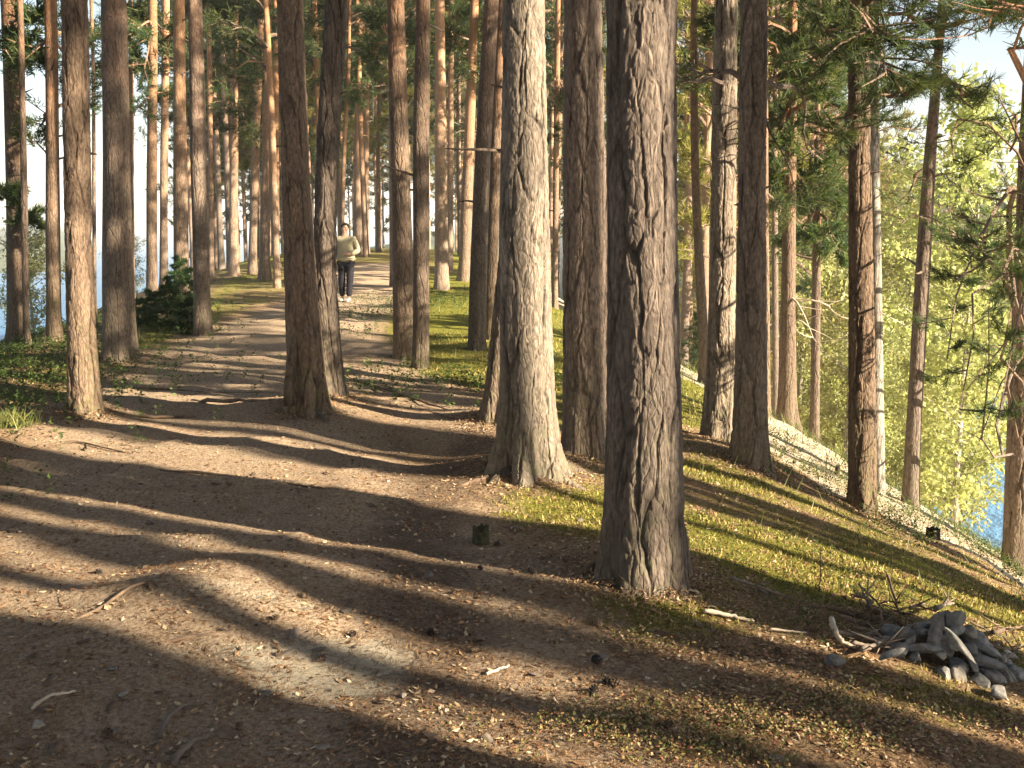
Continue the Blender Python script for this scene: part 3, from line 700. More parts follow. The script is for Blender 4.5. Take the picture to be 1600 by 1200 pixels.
while cnt < 26 and tries < 4000:            # right slope and far bank of the small lake
    tries += 1
    y = random.uniform(15, 70); x = random.uniform(.17 * y, .46 * y)
    u = 800 + F * x / y
    if u > 1290 and (y < 34 or random.random() < .55): continue
    if not ok(x, y, 1.8): continue
    if bg_pine(x, y, 'right', H=random.uniform(11, 16), ci=random.choice([0, 2, 2])): cnt += 1
cnt = 0; tries = 0
while cnt < 60 and tries < 4000:
    tries += 1
    y = random.uniform(88, 150); x = random.uniform(.18 * y, .68 * y)
    if not ok(x, y, 2.5): continue
    if bg_pine(x, y, 'right', H=random.uniform(13, 19) * (1.2 if x / y < .33 else 1.0 if x / y < .40 else .8), ci=random.choice([0, 2, 2, 3]), cs=1.25): cnt += 1
print('bg', len(placed))

# broadleaved trees down the bank
def birch(x, y, k, s, label, group, name='birch_tree'):
    z = tz(x, y)
    if z < WATER + .1: return
    root = link(name, None, None, (x, y, z - .05)); tag(root, label, 'tree', group)
    L = BIRCH[k][1]
    if k not in BT:
        mb = MB(); mb.tube([(0, 0, -.6), (.04, 0, L * .3), (0, .05, L * .65), (0, 0, L * 1.1)], [.075, .06, .04, .008], 8, 0, .05); BT[k] = mb.mesh('trunk', [birch_bark], True)
    a = link('trunk', BT[k], root); b_ = link('crown', BIRCH[k][0], root); b_.location = (0, 0, L * .1)
    root.scale = (s, s, s); root.rotation_euler = (0, 0, random.random() * 6.28)
BT = {}
LBL = 'light-green young birch low on the bank'
cnt = 0; tries = 0
while cnt < 60 and tries < 5000:
    tries += 1
    y = random.uniform(17, 66); x = random.uniform(.2 * y, .60 * y)
    z = tz(x, y)
    if z > -4.2 or z < WATER + .15: continue
    top = z + 6.5
    a_ = x / y
    if a_ > .43 and y > 26 and z < -9 and random.random() < .85: continue      # keep the view to the lake open
    if a_ > .47: continue
    s = random.uniform(.6, 1.15)
    u_ = 800 + F * x / y; birch(x, y, random.randrange(3), s, ('low ' if s < .85 else 'tall ') + 'light-green birch' + (' behind the sunlit cracked pine' if u_ < 1240 else ' left of the tall slope pine' if u_ < 1330 else ' between the tall slope pine and the slim leaning pine' if u_ < 1420 else ' right of the slim leaning pine'), 'young birches down the right bank'); cnt += 1
cnt = 0
for _ in range(400):
    y = random.uniform(84, 120); x = random.uniform(.2 * y, .66 * y); z = tz(x, y)
    if z < WATER + .1 or cnt > 44: continue
    birch(x, y, random.randrange(3), random.uniform(.8, 1.5) * (.85 if x / y > .36 else 1.1), 'rounded light-green tree on the far shore of the right-hand lake', 'leafy trees on the far shore to the right'); cnt += 1
for (u, v, Y, s) in [(52, 470, 40, 1.0), (205, 480, 38, .5)]:
    x = ray(u, 500)[0] * Y
    birch(x, Y, 1, s, 'small leafy birch on the lake slope behind the left trunks', 'small birches on the left lake slope')

# ------------------------------------------------------------------ pines outside the frame towards the sun (their shadows stripe the ground)
SXP, SYP = .471, .882                        # across-sun axis
def s_place(s, d):                           # point at cross-sun coordinate s, d metres towards the sun
    return (s * SXP + d * SX, s * SYP + d * SY)
OFF = [(2.33, 7.2, .24), (1.98, 6.6, .19), (1.66, 7.6, .19), (1.3, 6.4, .2), (.95, 8, .2), (.6, 7, .2), (.2, 8, .2), (-.2, 9, .2), (2.90, 8.2, .08), (3.37, 8.8, .17), (3.76, 7.6, .14),
       (4.22, 9.4, .21), (4.60, 7.6, .20), (5.36, 8.6, .06), (5.95, 9.0, .12), (6.18, 9.6, .10), (6.50, 8.0, .21), (7.30, 9.2, .13), (7.83, 8.0, .20), (8.36, 9.5, .16), (10.2, 10.5, .12), (11.5, 11.0, .13),
       (.8, 15, .2), (1.4, 18, .2), (-1.5, 14, .2), (-.6, 19, .2), (0, 12, .2)]
for k, (s, d, r_) in enumerate(OFF):
    x, y = s_place(s, d)
    while y > 0 and x < .57 * y + .3: d += .3; x, y = s_place(s, d)
    z = tz(x, y); H = 17.5 + (k * 7 % 5) * .5
    root = link('pine_tree', None, None, (x, y, z - .05)); tag(root, 'tall pine on the sunny slope to the right of the view', 'tree', 'pines beyond the right edge of the view')
    zz = np.concatenate([np.arange(-.4, 9.5, .35), [10, 11, 13, H]]); rr = r_ * np.where(zz < 9.6, 1.0, 1 - .8 * (zz - 9.6) / (H - 9.6))
    V, q_ = trunk_arrays(np.stack([0 * zz, 0 * zz, zz], 1), rr, 14, zz, .35, 4, 500 + k)
    link('trunk', mesh_np('trunk', V, q_, [bark_far], True), root)
    ck = [0, 1, 3][k % 3]; b_ = link('crown', CROWNS[ck][0], root); b_.location = (0, 0, H - CROWNS[ck][1] * .62 + .3); b_.rotation_euler = (0, 0, k * 1.3)
    b_.scale = (.85, .85, .62)

exec_parts = True
def add_roots(T_, n, L, seed):
    rs = np.random.default_rng(seed); p = T_['pos']; r = float(np.interp(.3, T_['ax'][:, 2], T_['ax'][:, 3]))
    for k in range(n):
        a_ = k * 6.283 / n + rs.normal(0, .3); l_ = L * rs.uniform(.6, 1.2); m_ = 9; pts = []; bend = rs.normal(0, .5)
        for q_ in range(m_):
            f = q_ / (m_ - 1); rr = r * .55 + l_ * f; aa = a_ + bend * f * f
            x = p.x + math.cos(aa) * rr; y = p.y + math.sin(aa) * rr
            pts.append((x - p.x, y - p.y, tz(x, y) - p.z + .16 * r * 2 * (1 - f) ** 3 - .012 - .03 * f))
        mb = MB(); mb.tube(pts, r * .27 * (1 - .7 * np.linspace(0, 1, m_)) * (1 + .1 * rs.normal(0, 1, m_)), 9, 0, .12)
        link('root', mb.mesh('root', [bark_mid]), T_['root'])
for k, (key, n_, L_) in enumerate([('big', 5, .26), ('flare', 7, .5), ('darkmid', 5, .4), ('lean', 5, .45), ('pairL', 6, .5), ('pairR', 4, .35), ('left', 5, .35), ('leftbig', 6, .5), ('whiteR', 5, .4), ('darkR', 6, .42), ('slopeR', 4, .3), ('duoL', 4, .4), ('duoR', 4, .3), ('a7', 4, .35), ('m1', 4, .35)]):
    add_roots(T[key], n_, L_, 700 + k)
rs = np.random.default_rng(88)
for key, t_ in T.items():
    if key in ('big', 'flare', 'whiteR', 'a00', 'a2'): continue
    for _ in range(rs.integers(2, 6)):
        h = rs.uniform(1.8, 2.2 + t_['pos'].y * .22); p0 = axis_at(t_, h) - t_['pos']; r = float(np.interp(h, t_['ax'][:, 2], t_['ax'][:, 3])); a_ = rs.random() * 6.28; l_ = r + rs.choice([.04, .06, .1, .2, .4]) * rs.uniform(.6, 1.2)
        d_ = Vector((math.cos(a_), math.sin(a_), rs.uniform(-.1, .35))); mb = MB()
        mb.tube([p0, p0 + d_ * l_ * .6, p0 + d_ * l_ + Vector((0, 0, rs.uniform(-.12, .05) * l_))], [.018, .012, .005], 5, 0, .2)
        link('dead_stub', mb.mesh('dead_stub', [bark_dead]), t_['root'])

# the wood goes on behind and to the left of the viewer; its canopy shades the open ground from the sky
rs = np.random.default_rng(31); cnt = 0; near_ = []
while cnt < 46:
    x = rs.uniform(-17, 9); y = rs.uniform(-20, 22)
    if abs(x) < .62 * y + 1.2 and y > -1: continue
    if x * SXP + y * SYP > 1.2 and x > 0: continue
    if x > -2.2 and y > -2.4: continue
    if x < 0 and y > 0 and x > -.5 * y - 1.8: continue
    if any((a - x) ** 2 + (b - y) ** 2 < 4.5 for a, b in near_): continue
    near_.append((x, y)); cnt += 1; z = tz(x, y); H = rs.uniform(14, 17); tm, P = BG[cnt % 6]
    root = link('pine_tree', None, None, (x, y, z - .05)); tag(root, 'pine of the wood around and behind the viewpoint', 'tree', 'pines around the viewpoint')
    a = link('trunk', tm, root); a.scale = (1.25, 1.25, H / 17)
    b_ = link('crown', CROWNS[[0, 1, 3][cnt % 3]][0], root); b_.location = (0, 0, H - 8); b_.rotation_euler = (0, 0, cnt * 1.1); b_.scale = (1.25, 1.25, 1.05)

# ------------------------------------------------------------------ boughs hanging into the picture
def bough(T_, h, targets, seed, mat=None, r0=.035, nsub=14, sub=.55, nt=8, tl=.12, tw=.014, nn=20, bare=False, sag=.1, label=None, start=.35, wood=None):
    """targets: list of (u, v, Y) the limb runs to; starts on the trunk axis at local height h"""
    rs = np.random.default_rng(seed); mb = MB(); inv = T_['pos']
    for (u, v, Y) in targets:
        p0 = axis_at(T_, h) - inv; p1 = at(u, v, Y) - inv
        bough_parts(mb, p0, p1, r0, rs, nsub, sub, nt, tl, tw, nn, 0, 1, sag, start, bare)
    o = link('branch', mb.mesh('branch', [wood or bark_mid, mat or needle_mat], False), T_['root'])
    if label: o['label'] = label
    return o
def hz(T_, v):                                # local height on the trunk seen at image row v
    return at(800, v, T_['pos'].y).z - T_['pos'].z
sd = 100
def B(key, v0, targets, **kw):
    global sd; sd += 1
    return bough(T[key], hz(T[key], v0), targets, sd, **kw)
pr = T['pairL']; mb = MB(); g0 = at(452, 585, pr['pos'].y - .20) - pr['pos']
mb.tube([g0 + Vector((0, 0, -.25)), g0 + Vector((-.01, -.01, -.1)), g0 + Vector((.01, 0, .1)), g0 + Vector((.03, .06, .3))], [.05, .035, .028, .01], 7, 0, .5)
tb = link('bark_strip', mb.mesh('bark_strip', [bark_mid]), pr['root']); tb['label'] = 'torn strip of bark standing off the foot'
# dark clumps upper right
B('d5', 120, [(1230, 60, 15.2), (1320, 90, 15.0), (1300, 20, 16)], sub=.7, nsub=14)
B('d5', 200, [(1215, 190, 15.2), (1330, 230, 15.5), (1260, 300, 15)], sub=.7, nsub=14)
B('d5', 330, [(1235, 380, 15.4), (1310, 390, 15.2), (1255, 330, 16)], sub=.55, nsub=12)
B('d4', 60, [(1130, 30, 14), (1160, 90, 15), (1290, 50, 14.2)], sub=.7, nsub=14)
B('d4', 170, [(1195, 240, 14.5), (1290, 160, 14.2)], sub=.6, nsub=12)
B('slopeR', 60, [(1420, 70, 7.3), (1385, 120, 6.8), (1300, 90, 7.4)], sub=.5, nsub=12, tl=.08, tw=.005, nn=22, nt=7)
B('slopeR', 10, [(1440, -10, 7.3), (1270, -20, 6.8)], sub=.5, nsub=12, tl=.08, tw=.005, nn=22, nt=7)
B('slopeR', 190, [(1410, 150, 7.0), (1300, 210, 7.3)], sub=.35, nsub=9, tl=.08, tw=.005, nn=22, nt=6)
B('thinlean', 60, [(1540, 40, 9), (1400, 40, 9.3), (1500, -20, 9.5)], sub=.6, nsub=11, tl=.09, tw=.006, nn=18)
B('thinlean', 140, [(1520, 170, 9.2), (1420, 150, 9.0)], sub=.45, nsub=9, tl=.09, tw=.006, nn=18)
B('thinlean', 280, [(1500, 300, 9.4), (1400, 330, 9.0)], sub=.4, nsub=6, nt=3, tl=.08, tw=.006, nn=12, r0=.015)
B('edgeR', 330, [(1490, 250, 6.8), (1560, 150, 6.4)], sub=.45, nsub=9, tl=.08, tw=.005, nn=18, nt=5, r0=.018)
B('edgeR', 150, [(1480, 60, 6.6), (1560, 20, 7)], sub=.5, nsub=10, tl=.08, tw=.005, nn=18, nt=5, r0=.018)
B('edgeR', 560, [(1490, 440, 7.2), (1540, 380, 6.7)], sub=.4, nsub=10, tl=.075, tw=.005, nn=22, nt=6, sag=.2)
B('edgeR', 600, [(1480, 560, 7.2), (1500, 640, 6.9), (1560, 650, 6.6)], sub=.4, nsub=11, tl=.075, tw=.005, nn=22, nt=7, sag=.35, r0=.022)
B('edgeR', 700, [(1510, 610, 6.7), (1530, 690, 7.2)], sub=.33, nsub=9, tl=.075, tw=.005, nn=22, nt=6, sag=.3, r0=.018)
# dark bare limb right of the nearest trunk
B('whiteR', 130, [(1062, 122, 8.4)], bare=True, r0=.03, nsub=3, sub=.3, sag=.02, wood=bark_dead)
B('darkR', 125, [(1060, 128, 8.4), (1285, 250, 8.8)], bare=True, r0=.028, nsub=8, sub=.35, sag=.12, wood=bark_dead)
B('darkR', 150, [(1240, 290, 8.0), (1150, 230, 8.0)], bare=True, r0=.016, nsub=8, sub=.3, sag=.15, wood=bark_dead)
B('d4', 460, [(1330, 500, 14.4), (1280, 540, 14)], bare=True, r0=.02, nsub=7, sub=.5, sag=.05, wood=wood_pale, label='pale broken twig limb')
B('whiteR', 190, [(1180, 165, 8.3), (1178, 232, 8.3)], bare=True, r0=.01, nsub=5, sub=.16, sag=.05, wood=wood_pale, label='pale forked dead twig')
B('thinlean', 345, [(1370, 335, 9.2), (1500, 400, 8.8)], bare=True, r0=.009, nsub=7, sub=.4, sag=.05, wood=bark_dead)
B('edgeR', 545, [(1545, 480, 6.7)], bare=True, r0=.018, nsub=3, sub=.3, sag=-.25, wood=bark_dead)
B('c3', 140, [(583, 190, 44)], bare=True, r0=.07, nsub=2, sub=.5, sag=.25, wood=wood_pale, label='pale bent broken limb')
B('a6', 115, [(300, 111, 19.8)], bare=True, r0=.03, nsub=1, sub=.05, sag=0, wood=wood_pale)
# foliage high on the left and centre
B('a9', 60, [(335, 80, 31), (385, 110, 31.5), (350, 170, 30)], sub=1.1, nsub=13, tl=.16, tw=.018, nn=13)
B('a9', 150, [(338, 200, 31), (392, 220, 32), (372, 130, 30)], sub=1.0, nsub=13, tl=.16, tw=.018, nn=13)
B('a4', 30, [(205, 60, 24), (265, 70, 25), (225, 120, 24)], sub=1.0, nsub=12, tl=.15, tw=.016, nn=13)
B('a4', 150, [(210, 180, 24), (260, 150, 25)], sub=.7, nsub=9, tl=.15, tw=.016, nn=11)
B('a1', 60, [(50, 90, 15), (125, 60, 15.5), (110, 120, 15)], sub=.6, nsub=11, tl=.12, tw=.011, nn=13)
B('a1', 170, [(60, 200, 15), (130, 160, 15.3)], sub=.5, nsub=8, tl=.12, tw=.011, nn=11)
B('a1', 250, [(125, 245, 15), (50, 220, 15)], sub=.4, nsub=5, tl=.12, tw=.011, nn=9, r0=.02)
B('c4', 150, [(560, 120, 49), (625, 100, 49), (590, 40, 49)], sub=1.6, nsub=13, tl=.25, tw=.03, nn=12, mat=needle_sun)
B('c4', 200, [(610, 190, 49), (570, 230, 50)], sub=1.4, nsub=12, tl=.25, tw=.03, nn=12, mat=needle_sun)
B('c8', 120, [(845, 90, 26), (885, 150, 26), (858, 220, 25)], sub=.8, nsub=12, tl=.15, tw=.016, nn=12)
B('d7', 60, [(1050, 40, 31), (1110, 60, 31), (1090, 130, 30)], sub=1.1, nsub=12, tl=.16, tw=.018, nn=12)
B('d2', 300, [(1220, 330, 14), (1180, 260, 14.5)], sub=.4, nsub=8, tl=.12, tw=.011, nn=11)

for key, v0, tg, sb in [('a0', 40, [(60, 30, 15), (8, 80, 15), (50, 110, 15.4)], .5), ('a0', 330, [(8, 300, 15), (58, 350, 15.2)], .3), ('a3', 60, [(160, 50, 24), (215, 100, 25), (150, 120, 25)], .8),
                        ('a8', 40, [(300, 20, 29), (352, 30, 30)], 1.0), ('b1', 30, [(375, 10, 33), (400, 90, 33), (430, 40, 34)], 1.1), ('c5', 60, [(590, 40, 28), (578, 90, 28), (640, 60, 28)], .9),
                        ('c2', 60, [(530, 50, 44), (600, 80, 45), (550, 120, 44)], 1.4), ('c1', 120, [(520, 130, 38), (556, 150, 38)], 1.0), ('c6', 60, [(720, 30, 34), (675, 70, 34), (725, 90, 33)], 1.1),
                        ('c7', 60, [(700, 60, 30), (765, 40, 30)], .9), ('d7', 200, [(1060, 220, 31), (1100, 260, 31)], 1.0), ('d4', 260, [(1200, 290, 14.6), (1262, 300, 14.9)], .5), ('a5', 60, [(215, 20, 25), (290, 50, 25)], .8),
                        ('d5', 270, [(1300, 310, 15.4), (1225, 290, 15.2)], .6), ('d2', 60, [(1140, 60, 14), (1230, 120, 14)], .6), ('d3', 60, [(1250, 20, 18), (1170, 10, 18)], .8)]:
    B(key, v0, tg, sub=sb, nsub=13, nt=7, tl=.10 + .12 * sb, tw=.009 + .013 * sb, nn=14)

# ------------------------------------------------------------------ small spruces at the left of the path
def spruce(u, v, Y, H, Rb, seed, label):
    x = ray(u, v)[0] * Y; z = tz(x, Y); rs = np.random.default_rng(seed)
    root = link('spruce_sapling', None, None, (x, Y, z)); tag(root, label, 'young tree')
    mb = MB(); mb.tube([(0, 0, -.2), (0, 0, H * .5), (.01, 0, H)], [.03 * H / 1.5, .02 * H / 1.5, .004], 6); link('trunk', mb.mesh('trunk', [bark_mid]), root)
    mb = MB(); n = int(34 * H / 1.5)
    for k in range(n):
        f = (k + rs.random()) / n; zz = H * (.04 + .94 * f); l_ = Rb * (1 - f) ** .8 * (.8 + .3 * rs.random()) + .05; a_ = k * 2.4
        bough_parts(mb, (0, 0, zz), (math.cos(a_) * l_, math.sin(a_) * l_, zz - .18 * l_), .008, rs, 9, l_ * .45, 5, .06, .010, 12, 0, 1, .05, .12, updown=-.1)
    link('crown', mb.mesh('crown', [bark_mid, spruce_mat], False), root)
spruce(284, 470, 17.2, 1.15, .5, 1, 'small dark spruce sapling in front of the red-barked sunlit pine')
spruce(262, 480, 16.2, .75, .55, 2, 'low dark spruce bush left of the taller sapling')
spruce(236, 490, 16.6, .6, .6, 3, 'lowest dark spruce bush nearest the thick left pine')
spruce(296, 500, 15.6, .55, .45, 4, 'sprawling young spruce against the foot of the dark straight pine')
spruce(1105, 560, 24, 2.2, .9, 5, 'dark young spruce down the slope right of the nearest trunk')

# ------------------------------------------------------------------ ground cover nobody could count
def scatter(n, rmin, rmax, half_deg, rs, power=1.0):
    f = rs.random(n); r = rmin * (rmax / rmin) ** (f ** power)     # denser close by
    a_ = np.radians(rs.uniform(-half_deg, half_deg, n))
    return r * np.sin(a_), r * np.cos(a_)
def frame(n, rs, tilt):
    a_ = rs.random(n) * 6.28
    d = np.stack([np.cos(a_), np.sin(a_), rs.normal(0, tilt, n)], 1); d = unit(d)
    up = unit(np.stack([rs.normal(0, tilt, n), rs.normal(0, tilt, n), np.ones(n)], 1))
    s_ = unit(np.cross(up, d)); up = np.cross(d, s_)
    return d, s_, up
def ground_z(x, y):
    return terr(x, y)
def flakes(name, n, mat, l0, l1, asp, tilt, rs, rmin=2.4, rmax=13, keep=None, lift=.004, curl=.3, power=1.0):
    x, y = scatter(n, rmin, rmax, 36, rs, power)
    if keep is not None:
        k = rs.random(n) < keep(x, y); x = x[k]; y = y[k]
    n = len(x); z = ground_z(x, y)
    d, s_, up = frame(n, rs, tilt)
    L = (l0 + (l1 - l0) * rs.random((n, 1)) ** 2) * (1 + .05 * np.hypot(x, y)[:, None]); W = L * asp * (.6 + .8 * rs.random((n, 1)))
    c = np.stack([x, y, z + lift], 1)
    cz = up * L * curl * (rs.random((n, 1)) - .3)
    a0 = c - d * L * .5 + cz; b0 = c + d * L * .5 + cz * rs.random((n, 1)); m1 = c + s_ * W * .5; m2 = c - s_ * W * .5
    V = np.stack([a0, m1, b0, m2], 1).reshape(-1, 3)
    V[:, 2] = np.maximum(V[:, 2], np.repeat(z, 4) + .001)
    o = link(name, mesh_np(name, V, np.arange(n * 4).reshape(-1, 4), [mat])); tag(o, kind='stuff'); return o
def zmask(ch, lo, hi):
    def f(x, y):
        z_ = zones(x, y)[..., ch]; return np.clip((z_ - lo) / (hi - lo), 0, 1)
    return f
def clumpy(x, y): return sm((fbm(x / .22, y / .22, 77, 3) - .38) / .25)
rs = np.random.default_rng(3)
flakes('leaf_litter', 130000, flake_mat, .008, .030, .5, .28, rs, keep=lambda x, y: (.12 + .88 * clumpy(x, y) * (1 - .6 * zones(x, y)[..., 2])) * (1 - .5 * zones(x, y)[..., 0]))
flakes('fallen_needles', 110000, needlelit_mat, .025, .06, .05, .10, rs, keep=lambda x, y: .35 + .65 * clumpy(y, x))
def blades(name, n, mat, h0, h1, w_, rs, keep, rmin=2.4, rmax=16, lean=.5, power=1.0):
    x, y = scatter(n, rmin, rmax, 36, rs, power); k = rs.random(n) < keep(x, y); x = x[k]; y = y[k]; n = len(x)
    z = ground_z(x, y); c = np.stack([x, y, z - .002], 1)
    d = unit(np.stack([rs.normal(0, lean, n), rs.normal(0, lean, n), np.ones(n)], 1))
    s_ = unit(np.cross(d, rs.normal(0, 1, (n, 3)))); h = (h0 + (h1 - h0) * rs.random((n, 1))) * (1 + .06 * np.hypot(x, y)[:, None])
    W = w_ * (1 + .12 * np.hypot(x, y)[:, None])
    V = np.stack([c - s_ * W, c + s_ * W, c + d * h + s_ * W * .2, c + d * h - s_ * W * .2], 1).reshape(-1, 3)
    o = link(name, mesh_np(name, V, np.arange(n * 4).reshape(-1, 4), [mat])); tag(o, kind='stuff'); return o
mossk = zmask(0, .3, .75)
blades('moss', 230000, moss_mat, .008, .022, .0022, rs, lambda x, y: mossk(x, y) * (.25 + .75 * sm((fbm(x / .3, y / .3, 41, 3) - .35) / .3)))
# lingonberry cover, in drifts
DR = [(hit(u, v)[:2], rx, ry, a) for (u, v, rx, ry, a) in [(1030, 1130, .36, .16, .85), (1220, 1160, .42, .2, .75), (1000, 1005, .3, .09, .7), (1300, 1100, .3, .14, .5), (1500, 1130, .4, .15, .4), (1300, 900, 1.2, .3, .10)]]
def driftk(x, y):
    t_ = 0
    for (c, rx, ry, a) in DR: t_ = t_ + a * blob(x, y, c[0], c[1], rx, ry)
    return np.clip(t_, 0, 1) * sm((fbm(x / .16, y / .16, 91, 3) - .36) / .22)
def sprigs(name, n, nl, mat, leaf, h, rs, keep, rmax=9, power=1.0):
    x, y = scatter(n, 2.4, rmax, 36, rs, power); k = rs.random(n) < keep(x, y); x = x[k]; y = y[k]; n = len(x)
    z = ground_z(x, y); c = np.stack([x, y, z], 1)[:, None] + np.stack([rs.normal(0, .014, (n, nl)), rs.normal(0, .014, (n, nl)), h * rs.random((n, nl))], -1)
    c = c.reshape(-1, 3); m_ = len(c); d = unit(np.stack([rs.normal(0, 1, m_), rs.normal(0, 1, m_), rs.normal(.2, .4, m_)], 1)); s_ = unit(np.cross(d, np.array([0, 0, 1.]) + rs.normal(0, .35, (m_, 3))))
    L = leaf * (.6 + .7 * rs.random((m_, 1))); up = np.cross(s_, d) * L * .12
    V = np.stack([c, c + d * L * .5 + s_ * L * .33 + up, c + d * L, c + d * L * .5 - s_ * L * .33 + up], 1).reshape(-1, 3)
    o = link(name, mesh_np(name, V, np.arange(m_ * 4).reshape(-1, 4), [mat])); tag(o, kind='stuff')
sprigs('lingonberry_cover', 60000, 6, cover_mat, .013, .035, rs, driftk, 8)
BL = [((-5.6, 9.5), 1.6, 2.6, .8), ((-7, 13), 1.8, 3, .9), ((-8.6, 20), 2, 5, .8)] + [(hit(u, v)[:2], rx, ry, a) for (u, v, rx, ry, a) in [(590, 495, .8, 1.0, 1.0), (640, 470, 1.0, 2.0, .6), (700, 470, 1.5, 3.0, .5), (560, 520, .6, .6, .5), (600, 600, .8, .8, .3), (330, 440, 2, 2, .5), (730, 600, .9, .9, .3)]]
def bluek(x, y):
    t_ = 0
    for (c, rx, ry, a) in BL: t_ = t_ + a * blob(x, y, c[0], c[1], rx, ry)
    return np.clip(t_, 0, 1)
sprigs('blueberry_cover', 60000, 9, shrub_leaf, .035, .12, rs, bluek, 34, .55)
blades('ground_grass', 12000, grass_mat, .03, .10, .0016, rs, lambda x, y: .5 * mossk(x, y) * clumpy(x * 1.3, y), 5, 24, .4, .7)

def shoulder(x, y):
    d = x - np.interp(y, *XR); return sm((d - 2.0) / .8) * (1 - sm((d - 8) / 2)) * sm((y - 6) / 1.5) * (.12 + .88 * sm((fbm(x / .35, y / .35, 95, 3) - .50) / .12))
sprigs('heather_cover', 26000, 10, shrub_leaf, .022, .11, rs, shoulder, 24, .6)
blades('dry_grass', 30000, grass_mat, .04, .13, .0016, rs, lambda x, y: .8 * shoulder(x + .3, y), 6, 24, .45, .6)
def slope_heather(x, y): return sm((x - np.interp(y, *XR) - .3) / .8) * (1 - sm((x - np.interp(y, *XR) - 3.5) / 1.5)) * sm((fbm(x / .28, y / .28, 97, 3) - .54) / .1) * sm((y - 3.6) / .6)
sprigs('crowberry_cover', 30000, 9, shrub_leaf, .010, .045, rs, slope_heather, 14)
# bark flakes and needles banked against the trunks
cs = []
for key in ('big', 'flare', 'darkmid', 'lean', 'pairL', 'pairR', 'left', 'leftbig', 'whiteR', 'darkR', 'slopeR'):
    p = T[key]['pos']; r_ = float(np.interp(.2, T[key]['ax'][:, 2], T[key]['ax'][:, 3])); n = 2600
    a_ = rs.random(n) * 6.28; rr = r_ * 1.05 + np.abs(rs.normal(0, .16, n)); cs.append(np.stack([p.x + rr * np.cos(a_), p.y + rr * np.sin(a_), .035 * np.exp(-(rr - r_) / .08)], 1))
cs = np.concatenate(cs); n = len(cs); zz = ground_z(cs[:, 0], cs[:, 1]) + cs[:, 2] + .004
d, s_, up = frame(n, rs, .45); L = rs.uniform(.006, .028, (n, 1)); W = L * rs.uniform(.15, .6, (n, 1)); c = np.stack([cs[:, 0], cs[:, 1], zz], 1)
V = np.stack([c - d * L * .5 + up * L * .1, c + s_ * W * .5, c + d * L * .5 + up * L * .1, c - s_ * W * .5], 1).reshape(-1, 3)
tag(link('bark_litter', mesh_np('bark_litter', V, np.arange(n * 4).reshape(-1, 4), [flake_mat])), kind='stuff')

# ------------------------------------------------------------------ stones of the heap
def rock_mesh(seed, sx, sy, sz, mat, sub=3):
    rs = np.random.default_rng(seed); bm = bmesh.new(); bmesh.ops.create_icosphere(bm, subdivisions=sub, radius=1)
    pl = [(unit(rs.normal(0, 1, 3)), rs.uniform(.48, .84)) for _ in range(12)]
    for v in bm.verts:
        p = np.array(v.co)
        for n_, d_ in pl:
            k = p @ n_ - d_
            if k > 0: p = p - n_ * k * .92
        p = p * (1 + .03 * math.sin(p[0] * 7 + seed) * math.cos(p[1] * 6))
        v.co = Vector((p[0] * sx, p[1] * sy, p[2] * sz))
    me = bpy.data.meshes.new('stone'); bm.to_mesh(me); bm.free(); me.materials.append(mat)
    me.polygons.foreach_set('use_smooth', [seed % 4 == 0] * len(me.polygons)); me.update(); return me
cx_, cy_, cz_ = hit(1452, 1040); cx_ += .13; cy_ += .12
HP = dict(r=.27, h=.24)
GST = 'stones of the fireplace heap'
ROCKS = [rock_mesh(200 + k, *[(.055, .045, .038), (.062, .045, .035), (.05, .05, .042), (.07, .042, .034), (.045, .038, .034), (.085, .035, .024)][k % 6], [stone_m, stone_mid][k % 3 == 1]) for k in range(12)]
rs = np.random.default_rng(12)
def put_stone(x, y, z, sc, rot, label, group=GST, me=None):
    o = link('stone', me or ROCKS[rs.integers(12)], None, (x, y, z)); o.rotation_euler = rot; o.scale = (sc, sc, sc); tag(o, label, 'stone', group); return o
layers = [(.23, 18, -.01), (.175, 14, .035), (.12, 10, .075), (.06, 5, .11), (.0, 1, .14), (.16, 6, .0), (.08, 4, .04)]
for li, (rr, n_, hh) in enumerate(layers):
    for k in range(n_):
        a_ = k * 6.283 / n_ + li * .7 + rs.normal(0, .1)
        x = cx_ + math.cos(a_) * rr * rs.uniform(.9, 1.1); y = cy_ + math.sin(a_) * rr * .85 * rs.uniform(.9, 1.1)
        out = Vector((math.cos(a_), math.sin(a_), 0))
        o = put_stone(x, y, tz(x, y) + hh + .02, rs.choice([.55, .7, .85, 1.0, 1.15]), (rs.normal(0, .3), .55 + rs.normal(0, .3), a_ + rs.normal(0, .5)), ['grey stone in the bottom ring of the heap', 'grey stone in the second course of the heap', 'grey stone halfway up the heap', 'grey stone just below the top of the heap', 'topmost stone of the grey heap', 'grey stone wedged into the lower flank of the heap', 'grey stone wedged under the top of the heap'][li])
for (u, v, dx, L, lab) in [(1500, 1010, .0, .17, 'long narrow grey stone leaning on the right flank of the heap'), (1395, 1022, 0, .12, 'long pale grey stone lying out to the left of the heap')]:
    me = rock_mesh(int(u), L * .55, .022, .018, stone_m)
    p = at(u, v, cy_ - .20); o = link('stone', me, None, (p.x, p.y, p.z)); tag(o, lab, 'stone', GST)
    o.rotation_euler = (0, R(48) if u > 1450 else R(-25), R(-20))
